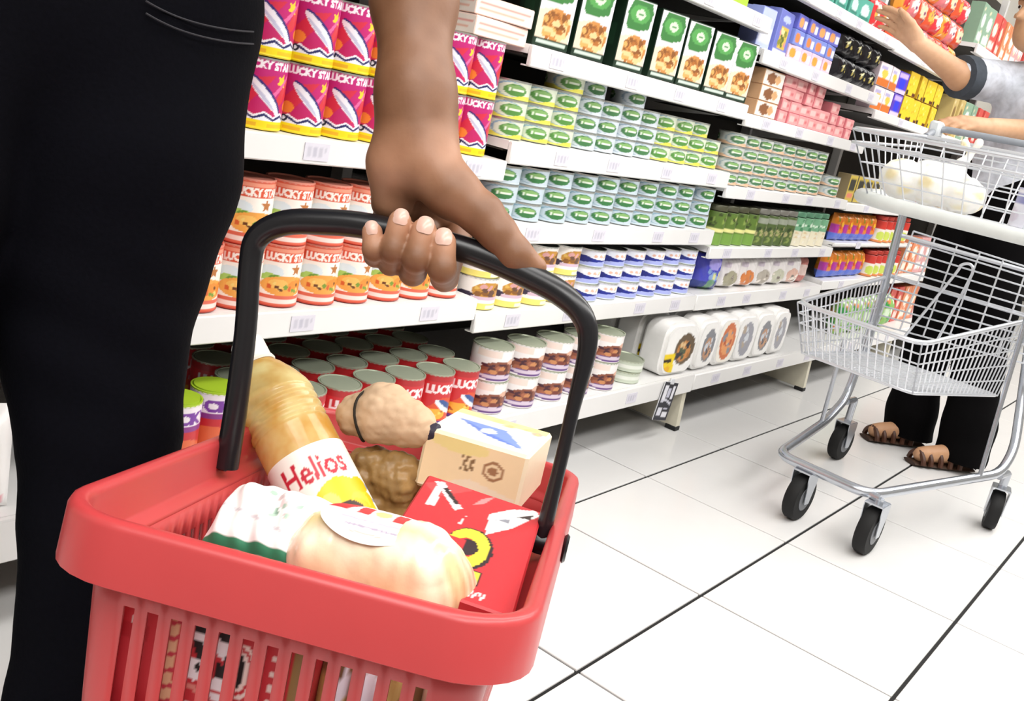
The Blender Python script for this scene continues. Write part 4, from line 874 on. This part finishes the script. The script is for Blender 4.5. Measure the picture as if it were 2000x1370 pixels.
prof = [(.028, 0), (.034, .004), (RR, .012), (RR, .167)]
for k in range(4): z = .168 + k * .0085; prof += [(RR, z), (RR * .955, z + .002), (RR * .955, z + .0035), (RR, z + .0055)]
prof += [(RR, .204), (.034, .210), (.029, .222), (.021, .236), (.0145, .244), (.013, .252)]
bot = lathe('oil_bottle', prof, OIL)
bd_ = unit(U(483, 674, .905) - U(652, 1008, .845)); axisz(bot, U(483, 674, .905) - bd_ * .268, bd_, CAM - U(600, 850, .8))
tag(bot, 'clear bottle of golden cooking oil lying tilted in the red basket', 'bottle')
lathe('bottle_cap', [(.0155, .248), (.0155, .268), (.0145, .270)], mat('cap_white', 'f2efe6', .35), bot, 28)
lathe('neck_ring', [(.0165, .243), (.0175, .245), (.0165, .248)], mat('cap_white', 'f2efe6', .35), bot, 28)
A_oil = Art('fbf8ee', 1.15).ell(.60, .30, .20, .36, 'f4d21e').spots(.45, .08, .76, .6, .09, 22, ['f8dc3c', 'eec010', 'f6e46a'], 4).ell(.60, .27, .10, .17, '3c2418').ell(.61, .24, .065, .1, '5c4a7a').spots(.54, .15, .66, .36, .03, 8, ['6a58a0', '2c1a14', '8a78b8'], 6)
A_oil.text('Helios', .33, .69, .71, .90, 'c8283c', .04, .02)
for k in range(4): A_oil.rect(.80, .12 + .13 * k, .87, .17 + .13 * k, '8aa0c8')
V = []; nu, nv = 92, 80; lu, lv = [a.ravel() for a in np.meshgrid(np.linspace(0, 1, nu), np.linspace(0, 1, nv))]
an = math.radians(-90) + (lu - .5) * math.radians(210)
V = np.c_[(RR + .0006) * np.cos(an), (RR + .0006) * np.sin(an), .034 + lv * .106]
mk('bottle_label', V, [(j * nu + i, j * nu + i + 1, (j + 1) * nu + i + 1, (j + 1) * nu + i) for j in range(nv - 1) for i in range(nu - 1)], ink('carton_print', .45), bot, 180, A_oil(.08 + lu * .84, lv))
# crumpled surface from a field of soft bumps
def crumple(V, amt, sc, seed):
    q = np.random.default_rng(seed); n = np.zeros(len(V))
    for k in range(9): d = q.normal(size=3); d /= np.linalg.norm(d); n += np.abs(np.sin(V @ d * sc * (.6 + .25 * k) + q.random() * 6)) / (1 + .35 * k)
    return (n - n.mean()) * amt
def sack(name, prims, res, m, amt, sc, seed, colf=None, parent=None):
    V, Q = skinmesh([(prims, 0)], res, 1); ctr = V.mean(0)
    N = np.zeros_like(V); fn = np.cross(V[Q[:, 1]] - V[Q[:, 0]], V[Q[:, 3]] - V[Q[:, 0]])
    for k in range(4): np.add.at(N, Q[:, k], fn)
    N /= np.linalg.norm(N, axis=1)[:, None] + 1e-12
    V2 = V + N * crumple(V, amt, sc, seed)[:, None]
    return mk(name, V2, Q, m, parent, 70, None if colf is None else colf(V))
# brown paper packet tied with string
KR = mat('brown_paper', 'd9b997', .7, 0, .28, 45, bump=.4)
pA, pB, pC_ = U(697, 812, .905), U(750, 808, .90), U(842, 845, .885)
pk = sack('paper_packet', [cone(pA, pB, .0195, .026, .012), cone(pB, pB * .35 + pC_ * .65, .0265, .0195, .012), cone(pB * .35 + pC_ * .65, pC_, .0195, .007, .01)], .0022, KR, .0011, 210, 3)
tag(pk, 'crumpled brown paper packet tied with dark string, on top of basket', 'packet')
ax = unit(pC_ - pA); c0 = pA * .62 + pB * .38
a_, b2 = unit(np.cross(ax, [0, 0, 1])), None; b2 = np.cross(ax, a_)
m = MB(); m.tube([c0 + ax * .004 * math.sin(t_ * 2) + (a_ * math.cos(t_) + b2 * math.sin(t_)) * .0245 for t_ in np.linspace(0, 2 * math.pi, 30)], .0013, 6, False); m.build('string', mat('string_dark', '2a241c', .8), pk)
kn = c0 - b2 * 0 ; up_ = unit(np.array([0, 0, 1]) - ax * ax[2])
m = MB(); m.tube(smoothpath([c0 + up_ * .0235, c0 + up_ * .028 + ax * .008, c0 + up_ * .0275 + ax * .017, c0 + up_ * .025 + ax * .022], 5), [.0022] * 15 + [.0018], 7); m.build('knot', mat('string_dark', '2a241c', .8), pk)
m = MB(); m.tube([pC_ - ax * .012, pC_ - ax * .003, pC_ + ax * .006, pC_ + ax * .009], [.0095, .011, .009, .005], 14); m.build('dark_tip', mat('tip_purple', '2c2438', .5), pk)
# second crumpled brown packet under it
KR2 = mat('brown_film', '9c7a4a', .4, 0, .5, 60, bump=.5)
q0, q1 = U(722, 918, .905), U(778, 932, .90)
cr = sack('noodle_packet', [cone(q0, q1, .022, .024, .012), cone(q0 - [0, 0, .04], q1 - [0, 0, .05], .03, .03, .015), cone(q1, U(815, 918, .90), .016, .006, .01)], .0024, KR2, .0028, 170, 8)
tag(cr, 'crinkled golden brown packet beneath the tied paper packet', 'packet')
# butter-like block carton
A_bt = Art('fdf8e6', 1.0).poly([(.08, .62), (.95, .10), (.62, .62)], '7f98dc').poly([(.08, .62), (.95, .10), (.5, .25)], '5f7cd0').ell(.48, .42, .08, .1, 'f4f4fa').rect(0, .8, 1, 1, 'f3e3a0').spots(.3, .78, 1, 1, .05, 9, ['e8c88a', 'e0b0a0', 'f0dc90'], 5)
A_bf = Art('fce0b6', 1.6).poly([(0, 0), (.5, .35), (1, .2), (1, 0)], 'fbe6cc').ell(.35, .9, .3, .14, 'f6e09a').text('XX', .38, .46, .54, .76, '8a6a4a').ell(.72, .6, .11, .18, 'a87a58').ell(.72, .6, .08, .13, 'f7dcb4').ell(.72, .6, .05, .07, 'a87a58')
A_bl2 = Art('f4e8cc', 1.6).spots(.1, .2, .9, .9, .1, 10, ['8ab08a', 'e8a8a0', 'f0d8a0'], 3)
bt = carton('spread_carton', .098, .108, .056, A_bf, 'f6e6c6', A_bt, A_bl2, (44, 36), .003, flap=False)
orient(bt, Bk(.060, .148, -.020), RB @ unit([1, -.10, -.02]), RB @ unit([-.03, -.06, 1]))
tag(bt, 'cream block carton with blue triangle on top, at far side of basket', 'carton')
# big red carton with a yellow question mark
A_qm = Art('c42c34', .56).poly([(0, .9), (.14, 1), (.4, 1), (.15, .8)], 'd8474a').poly([(.06, .96), (.14, .98), (.38, .76), (.33, .72)], 'f6eeee').poly([(.09, .92), (.15, .90), (.17, .70), (.10, .68)], 'f6eeee').poly([(.15, .91), (.19, .93), (.34, .80), (.31, .78)], '2c2024')
A_qm.poly([(1.0, .96), (.95, 1), (.76, .93), (.60, .80), (.63, .58), (.8, .72)], 'f4f0f0').poly([(.66, .76), (.78, .82), (.77, .77)], '8a8a94').poly([(.82, .86), (.95, .95), (.93, .88)], '3a2a2c').poly([(.44, .83), (.5, .94), (.59, 1), (.52, .88)], 'e88a8a').poly([(.40, .6), (.44, .72), (.42, .6)], 'f0d8d8')
A_qm.ell(.555, .415, .185, .19, '2c1a22').ell(.545, .42, .165, .175, 'f1e23c').ell(.53, .41, .085, .09, 'c42c34').ell(.55, .42, .075, .075, '2c1a22').rect(.34, .30, .52, .47, 'c42c34').poly([(.52, .235), (.64, .27), (.66, .36), (.56, .33)], 'f1e23c')
A_qm.rect(.55, .125, .715, .245, '2c1a22').rect(.57, .14, .70, .23, 'f1e23c').text('NVV', .62, .03, .80, .09, 'f0d8d8')
R0_, R1_, L1_ = U(1002, 1205, .615), U(1045, 1003, .79), U(822, 932, .80)
rz_, rx_ = unit(R1_ - R0_), unit(R1_ - L1_); ry_ = np.cross(rz_, rx_); rh_, rw_ = np.linalg.norm(R1_ - R0_), np.linalg.norm(R1_ - L1_)
rb = carton('pasta_carton', rw_, .032, rh_, A_qm, 'b8282f', None, Art('b8282f', 1), (70, 110), .0015)
o_ = R0_ - rx_ * rw_ / 2 + ry_ * .016
rb.matrix_world = Matrix([[float(rx_[i]), float(ry_[i]), float(rz_[i]), float(o_[i])] for i in range(3)] + [[0, 0, 0, 1]])
tag(rb, 'large red carton with yellow question mark lying inside the basket', 'carton')
# bag of long loaf with oval label
LF_ = ink('film_gloss', .18, .35, 55)
la, lb = U(660, 1078, .655), U(812, 1120, .635)
lx = unit(lb - la); lz = RB @ np.array([0, -.25, 1.0]); lz = unit(lz - lx * (lz @ lx)); ly = np.cross(lz, lx); lc = (la + lb) / 2
def loafcol(V):
    d = V - lc; u = d @ lx / .15 + .5; w = -(d @ ly) / .1 + .5; t_ = np.clip((d @ lz) / .03, -1, 1)
    C = np.array(hx('fbf0d4')) * np.ones((len(V), 1)); n = np.sin(u * 31) * np.sin(w * 23)
    edge = np.clip((np.abs(w - .42) - .30) * 6 + n * .12, 0, 1)[:, None]; C = C * (1 - edge) + np.array(hx('e9b083')) * edge
    mid = np.clip(1 - np.abs(w - .56) * 9, 0, 1)[:, None]; C = C * (1 - .7 * mid) + np.array(hx('f3d98c')) * .7 * mid
    end = np.clip((u - .84) * 7, 0, 1)[:, None]; C = C * (1 - end) + (np.array(hx('e3a77e')) + 26 * np.sin(w * 70)[:, None]) * end
    return C
lf = sack('bread_bag', [cone(la, lb, .031, .031, .015, lz, 1.06), cone(lb, U(905, 1160, .655), .028, .012, .02), cone(la - lz * .02, lb - lz * .02, .030, .030, .02)], .0026, LF_, .0012, 120, 4, loafcol)
tag(lf, 'clear bag of pale bread with oval label, at front of basket', 'bag')
A_ov = Art('f6f3ee', 2.2).poly([(.0, .62), (.12, 1), (.3, 1), (.2, .62)], 'cf3a3c').rect(.3, .60, .42, .92, 'cf4444').rect(.64, .58, .76, .9, 'cf4444').poly([(.86, .2), (1, .2), (1, .62), (.88, .55)], 'c83a3c').ell(.53, .74, .075, .13, 'f1dc8c').rect(.2, .40, .86, .44, 'c8bcc8').rect(.28, .26, .78, .30, 'b4a8bc').rect(.36, .14, .66, .17, 'e0bcb4')
nu, nv = 60, 40; ou, ov = [a.ravel() for a in np.meshgrid(np.linspace(-1, 1, nu), np.linspace(-1, 1, nv))]
r_ = np.maximum(abs(ou), abs(ov)); qn = np.sqrt(ou ** 2 + ov ** 2) + 1e-9; ou, ov = ou * r_ / qn, ov * r_ / qn
# lay the label over the bag by following its surface down from above
lprim = [cone(la, lb, .031, .031, .015, lz, 1.06), cone(la - lz * .02, lb - lz * .02, .030, .030, .02)]
base = lc[None, :] + np.outer(ou, lx) * .039 + np.outer(ov, ly) * .019 - ly * .004
tt = np.full(len(base), .06)
for _ in range(60):
    p_ = base + lz[None, :] * tt[:, None]; dd = np.min([pdist(q, p_[:, 0], p_[:, 1], p_[:, 2]) for q in lprim], 0); tt -= np.clip(dd - .0042, -.01, .01) * .7
mk('oval_label', base + lz[None, :] * tt[:, None], [(j * nu + i, j * nu + i + 1, (j + 1) * nu + i + 1, (j + 1) * nu + i) for j in range(nv - 1) for i in range(nu - 1)], ink('carton_print', .45), lf, 180, A_ov((ou + 1) / 2, (ov + 1) / 2))
# white flour bag with a green band
A_fl = Art('fbfaf8', 1.3).rect(0, .115, 1, .20, '2f7f5c').rect(0, .06, 1, .085, 'ece4d8').spots(.45, .50, .78, .80, .035, 16, ['a8c0b0', 'd8c0c0', '7f9a88', 'e8d8d8'], 5).poly([(.05, .52), (.5, .40), (.95, .28), (.95, .31), (.5, .44), (.05, .55)], 'd4d0d4').rect(0, 0, 1, .045, 'e0a0a0')
fl = pouch('flour_bag', .088, .056, .072, A_fl, n=(56, 60), seal=.16, wr=.0016, seed=3, power=5, m=ink('paper_print', .6, .2, 50))
fa, fb2 = U(364, 1082, .67), U(586, 1140, .64)
fx = unit(fb2 - fa); upd = unit(RB @ np.array([.32, .62, .62])); upd = unit(upd - fx * (upd @ fx)); fy = -np.cross(fx, upd); fy = np.cross(upd, fx)
o_ = (fa + fb2) / 2 + 0
fl.matrix_world = Matrix([[float(fx[i]), float(fy[i]), float(upd[i]), float(o_[i] + fy[i] * .012)] for i in range(3)] + [[0, 0, 0, 1]])
tag(fl, 'white paper bag with green band, at front left of basket', 'bag')
# packs standing behind the front slots
A_r1 = Art('c9303a', .87).poly([(.27, .3), (.36, .3), (.34, .98), (.30, .98)], 'e2b08c')
for k in range(9): A_r1.poly([(.25, .36 + .07 * k), (.37, .40 + .07 * k), (.37, .42 + .07 * k), (.25, .38 + .07 * k)], 'c4384a')
A_r1.ell(.46, .93, .055, .055, 'f6eef4').ell(.44, .96, .05, .025, '1a1418').poly([(.41, .90), (.46, .80), (.50, .82), (.47, .90)], '1c1618').ell(.445, .78, .05, .05, 'f6eef4').ell(.46, .79, .015, .02, '1a1418').poly([(.42, .72), (.5, .70), (.49, .68), (.42, .69)], 'e08a80')
A_r1.ell(.585, .91, .06, .06, 'f6eef4').ell(.575, .95, .05, .02, '1a1418').ell(.60, .90, .014, .02, '1a1418').poly([(.54, .84), (.60, .82), (.58, .76), (.55, .77)], '1c1618').ell(.57, .72, .05, .05, 'f6eef4')
A_r1.ell(.66, .82, .085, .12, 'f6e0da').ell(.65, .82, .075, .105, 'c9303a').ell(.64, .82, .065, .095, 'f6e0da').ell(.63, .82, .055, .085, '1c1618').rect(.5, .7, .64, .71, 'c9303a')
A_r1.text('MINI', .42, .50, .76, .64, 'fbeef0', 0, .05)
for k in range(8): A_r1.rect(.80, .45 + .065 * k, .86, .475 + .065 * k, 'f4dcd6')
A_r1.rect(.90, .2, 1, 1, '9a7a48').rect(0, .84, .2, .9, 'b8242e').poly([(.10, .9), (.13, .98), (.16, .9)], 'f0e8e4')
r1 = carton('biscuit_carton', .135, .04, .155, A_r1, 'b02830', n=(90, 90)); axisz(r1, Bk(-.042, -.176, -.208), RB @ unit([0, -.06, 1]), RB @ np.array([0, -1., 0]))
tag(r1, 'red carton with black and white rounds, seen through the front slots', 'carton')
A_r2 = Art('8a6a48', .7).rect(0, 0, 1, .42, 'b9a0d0').spots(.05, .05, .95, .95, .07, 26, ['6a4a30', 'c8a868', 'd8c8e8', '4a3a58', 'e8e0ec'], 7).rect(.15, .1, .85, .3, 'e4dcee')
r2 = pouch('sweets_bag', .066, .036, .155, A_r2, n=(30, 34)); axisz(r2, Bk(.057, -.178, -.208), RB @ unit([0, -.05, 1]), RB @ np.array([0, -1., 0]))
tag(r2, 'brown and lilac packet seen through the middle front slots', 'packet')
A_r3 = Art('c86a50', .7).spots(.05, .05, .95, .95, .08, 20, ['f0dcc8', 'a83a34', 'e8c0a8', '7a2a2a'], 8)
r3 = pouch('sweets_bag', .030, .036, .15, A_r3, n=(20, 30)); axisz(r3, Bk(.105, -.178, -.208), RB @ unit([0, -.05, 1]), RB @ np.array([0, -1., 0]))
tag(r3, 'rust and cream packet seen through the right front slots', 'packet')
r4 = carton('tea_carton', .062, .12, .10, Art('b8323a', .6).rect(.2, .2, .8, .8, 'f0e0dc'), 'a02a32', Art('c23a40', .6).rect(.3, .3, .7, .7, 'f0e4e0'), Art('b8323a', 1), (16, 20)); axisz(r4, Bk(-.075, .02, -.208), RB @ unit([0, 0, 1]), RB @ np.array([0, -1., 0]))
tag(r4, 'small red carton low inside the basket under the oil bottle', 'carton')

# packs that carry the upper layer
r5 = carton('cereal_carton', .09, .09, .165, Art('d9a860', .6).rect(.1, .1, .9, .4, 'f0e0b8').ell(.5, .65, .3, .2, 'b8482f'), 'c8904a', None, Art('cfa05a', 1), (14, 20)); axisz(r5, Bk(.060, .155, -.210), RB @ unit([0, 0, 1]), RB @ np.array([0, -1., 0]))
tag(r5, 'tan carton under the cream block carton in the basket', 'carton')
r6 = carton('tissue_carton', .075, .13, .105, Art('e8e2dc', .7).rect(.1, .2, .9, .5, 'c04048'), 'dcd4cc', None, Art('e4dcd4', 1), (14, 20)); axisz(r6, Bk(.066, -.045, -.210), RB @ unit([0, 0, 1]), RB @ np.array([0, -1., 0]))
tag(r6, 'pale carton under the red question mark carton in the basket', 'carton')
r7 = carton('rice_carton', .125, .085, .105, Art('b8323a', 1.2).rect(.1, .3, .9, .7, 'f0dcd0'), 'a82c34', None, Art('b8323a', 1), (14, 20)); axisz(r7, Bk(-.045, -.105, -.210), RB @ unit([0, 0, 1]), RB @ np.array([0, -1., 0]))
tag(r7, 'red carton under the white flour bag in the basket', 'carton')
r8 = carton('rice_carton', .11, .07, .125, Art('8a5a34', .9).rect(.1, .3, .9, .7, 'd8b070'), '7a4c2a', None, Art('8a5a34', 1), (14, 20)); axisz(r8, Bk(-.045, .140, -.210), RB @ unit([0, 0, 1]), RB @ np.array([0, -1., 0]))
tag(r8, 'brown carton under the paper packet at the back of the basket', 'carton')

# ================================================================== the trolley
CHR = mat('trolley_zinc', 'c3c8d0', .25, .85, .05, 30); WIRE = mat('trolley_wire', 'd9dce2', .3, .55, .04, 30)
TR = empty('shopping_trolley', (2.6, .58, 0)); tag(TR, 'two tier wire shopping trolley on four black castors', 'trolley')
OT = np.array([2.6, .58, 0.])
def tube_part(name, pts, r, m, parent=TR, n=10, fil=None):
    q = [np.asarray(p, float) - OT for p in pts]; mb = MB(); mb.tube(fillet(q, fil) if fil else q, r, n); return mb.build(name, m, parent, 60)
P1, P2, P3, P4 = (2.935, .79), (2.311, .677), (2.294, .492), (2.87, .327)
tube_part('base_frame', [(2.905, .800, .56), (2.895, .800, .36), (2.862, .795, .205), (2.70, .785, .160), (2.305, .757, .142), (2.285, .514, .142), (2.80, .335, .172), (2.90, .335, .225), (2.985, .375, .36), (2.955, .41, .56)], .0125, CHR, TR, 12, .05)
tube_part('rear_post', [(2.905, .800, .50), (2.885, .812, .82)], .012, CHR); tube_part('rear_post', [(2.955, .41, .50), (2.93, .40, .82)], .012, CHR)
tube_part('side_rod', [(2.70, .365, .168), (2.78, .415, .80)], .006, CHR, TR, 8); tube_part('side_rod', [(2.66, .783, .16), (2.66, .792, .41)], .006, CHR, TR, 8)
for k, (px, py, r) in enumerate(((P1[0], P1[1], .056), (P2[0], P2[1], .060), (P3[0], P3[1], .060), (P4[0], P4[1], .055))):
    q = np.array([px, py, 0]) - OT; tx = [2.865, 2.315, 2.300, 2.80][k]; ty = [.792, .735, .535, .335][k]; tz = [.195, .142, .142, .165][k]
    top = np.array([tx, ty, tz]) - OT
    ang = math.radians([-6, -4, -2, 12][k]); ca, sa = math.cos(ang), math.sin(ang); ax = np.array([-sa, ca, 0])   # axle direction
    m = MB(); m.tube([q + ax * -.016 + [0, 0, r], q + ax * -.011 + [0, 0, r], q + ax * .011 + [0, 0, r], q + ax * .016 + [0, 0, r]], [r * .93, r, r, r * .93], 28)
    cst = m.build('castor_wheel', mat('tyre_black', '060607', .75), TR, 40)
    m = MB(); m.tube([q + ax * -.0175 + [0, 0, r], q + ax * .0175 + [0, 0, r]], r * .52, 20); m.build('wheel_hub', mat('hub_grey', '6d7076', .4), cst, 40)
    fk = MB()
    for s in (-1, 1):
        w0, w1 = q + ax * s * .021, q + ax * s * .023; d = unit(np.array([ca, sa, 0])); a0 = np.array([0, 0, r])
        out = [(-.012, r - .012), (.012, r - .012), (.026, r * 2 - .01), (.024, r * 2 + .012), (-.03, r * 2 + .012), (-.03, r * 2)]
        V = [w + d * a + [0, 0, b] for w in (w0, w1) for a, b in out]; n = len(out)
        fk.add(V, [tuple(range(n))[::-1], tuple(range(n, 2 * n))] + [(i, (i + 1) % n, n + (i + 1) % n, n + i) for i in range(n)])
    V = [q + ax * s * .021 + d * a + [0, 0, r * 2 + b] for b in (.009, .013) for s, a in ((-1, -.03), (1, -.03), (1, .024), (-1, .024))]
    fk.add(V, [(0, 3, 2, 1), (4, 5, 6, 7), (0, 1, 5, 4), (1, 2, 6, 5), (2, 3, 7, 6), (3, 0, 4, 7)])
    fk.tube([q + [0, 0, r * 2 + .012], np.array([q[0], q[1], max(top[2], r * 2 + .02)])], .011, 12); fk.tube([np.array([q[0], q[1], max(top[2] - .002, r * 2 + .018)]), top], .010, 10)
    fk.build('castor_fork', CHR, cst, 35)
def wires(name, segs, r, m=WIRE, parent=TR, n=5):
    mb = MB()
    for s in segs: mb.tube([np.asarray(p, float) - OT for p in s], r, n)
    return mb.build(name, m, parent, 60)
def lerp(a, b, t): return np.asarray(a, float) * (1 - t) + np.asarray(b, float) * t
def panel(name, A, B, C_, D, nh, nv, r=.0021, skip=False):
    """wire grid on the quad A(bottom left) B(bottom right) C(top right) D(top left)"""
    s = [[lerp(A, D, k / nh), lerp(B, C_, k / nh)] for k in range(nh + 1)] + [[lerp(A, B, k / nv), lerp(D, C_, k / nv)] for k in range(nv + 1)]
    return wires(name, s, r)
# lower basket
fl_b, fr_b, rr_b, rl_b = (2.32, .780, .402), (2.32, .505, .398), (2.93, .425, .345), (2.93, .792, .345)
fl_t, fr_t, rr_t, rl_t = (2.285, .815, .523), (2.285, .512, .518), (2.95, .405, .575), (2.94, .805, .578)
lb_ = tube_part('lower_basket_rim', [rl_t, fl_t, fr_t, rr_t, rl_t], .0062, WIRE, TR, 8, .045)
panel('lower_front_grid', fl_b, fr_b, fr_t, fl_t, 5, 15); panel('lower_side_grid', fr_b, rr_b, rr_t, fr_t, 5, 22); panel('lower_side_grid', fl_b, rl_b, rl_t, fl_t, 5, 22)
panel('lower_floor_grid', fl_b, fr_b, rr_b, rl_b, 26, 16, .0022)
tube_part('lower_floor_frame', [rl_b, fl_b, fr_b, rr_b, rl_b], .0042, WIRE, TR, 8, .03)
gt = wires('rear_gate', [[lerp((2.945, .80, .43), (2.915, .775, .72), k / 10), lerp((2.945, .395, .45), (2.915, .40, .70), k / 10)] for k in range(11)] + [[lerp((2.947, .80, .43), (2.947, .395, .45), k / 6), lerp((2.917, .775, .72), (2.917, .40, .70), k / 6)] for k in range(7)], .0026)
wires('gate_hook', [smoothpath([(2.895, .700, .43), (2.905, .628, .635), (2.905, .622, .662), (2.905, .602, .672), (2.905, .588, .66), (2.905, .590, .62), (2.895, .615, .44)], 5)], .0042)
# upper basket
ub = dict(fl_b=(2.33, .745, .808), fr_b=(2.33, .36, .808), rr_b=(2.82, .40, .80), rl_b=(2.82, .79, .80), fl_t=(2.29, .81, .945), fr_t=(2.29, .345, .955), rr_t=(2.90, .365, .985), rl_t=(2.90, .82, .98))
tube_part('upper_basket_rim', [ub['rl_t'], ub['fl_t'], ub['fr_t'], ub['rr_t'], ub['rl_t']], .0055, WIRE, TR, 8, .03)
tube_part('upper_basket_rim', [np.array(ub[k]) - [0, 0, .03] for k in ('rl_t', 'fl_t', 'fr_t', 'rr_t')], .0035, WIRE, TR, 8, .03)
panel('upper_front_grid', ub['fl_b'], ub['fr_b'], ub['fr_t'], ub['fl_t'], 4, 9, .0018); panel('upper_side_grid', ub['fl_b'], ub['rl_b'], ub['rl_t'], ub['fl_t'], 4, 10, .0018)
panel('upper_side_grid', ub['fr_b'], ub['rr_b'], ub['rr_t'], ub['fr_t'], 4, 10, .0018); panel('upper_rear_grid', ub['rl_b'], ub['rr_b'], ub['rr_t'], ub['rl_t'], 6, 8, .0024)
panel('upper_floor_grid', ub['fl_b'], ub['fr_b'], ub['rr_b'], ub['rl_b'], 14, 20, .0022)
bf = [(2.885, .805, .803), (2.60, .80, .803), (2.36, .775, .800), (2.318, .70, .797), (2.318, .36, .797)]
mb = MB(); mb.tube(fillet([np.array(p) - OT for p in bf], .05), .017, 10, True, ((0, 0, 1), 1.0)); mb.build('bumper_strip', mat('bumper_grey', 'd4d8d6', .4), TR, 60)
tube_part('side_strip', [(2.94, .40, .803), (2.318, .36, .797)], .009, WIRE, TR, 8)
tube_part('cross_bar', [(2.91, .80, .70), (2.94, .40, .69)], .006, WIRE, TR, 8)
tube_part('push_handle', [(2.90, .82, .98), (2.975, .82, 1.005), (2.985, .80, 1.012), (2.985, .38, 1.018), (2.975, .365, 1.01), (2.90, .365, .985)], .0095, mat('handle_grey', '8f949c', .35), TR, 10, .02)
mb = MB(); mb.box(2.95 - OT[0], 3.005 - OT[0], .805 - OT[1], .835 - OT[1], .985, 1.03, .006); mb.build('handle_bracket', mat('bracket_pale', 'd5dade', .35), TR)
# goods in the trolley
WB = ink('thin_plastic', .3, .2, 70, .1)
bs = [ellip((2.40, .70, .858), (.052, .05, .047), None, .02), ellip((2.41, .635, .862), (.052, .048, .052), None, .02), ellip((2.42, .565, .852), (.052, .052, .044), None, .02), ellip((2.47, .66, .865), (.05, .05, .052), None, .02), ellip((2.48, .58, .85), (.05, .05, .042), None, .02), cone((2.43, .60, .895), (2.432, .58, .945), .024, .006, .02), cone((2.432, .58, .945), (2.425, .568, .972), .006, .010, .006), cone((2.432, .58, .945), (2.44, .60, .968), .005, .009, .006)]
def bagcol(V):
    n = np.sin(V[:, 0] * 90) * np.sin(V[:, 1] * 80 + 1) * np.sin(V[:, 2] * 100); t_ = np.clip(n * 1.5, 0, 1)[:, None]; return np.array(hx('fbf9f2')) * (1 - t_) + np.array(hx('f1e3b8')) * t_
bg = sack('bread_roll_bag', bs, .004, WB, .0022, 90, 5, bagcol); tag(bg, 'knotted thin white bag of pale rolls in the top trolley basket', 'bag')
tb_ = can('tub', .05, .085, Art('e6e6f2', 1).rect(0, .6, 1, .85, '8a8cc0').ell(.5, .3, .3, .2, 'd8d0e0'), lid=mat('lid_lilac', 'b9b8dc', .35), seg=48, rows=18); tb_.location = (2.43, .405, .812)
tag(tb_, 'white tub with lilac lid at right in the top trolley basket', 'tub')
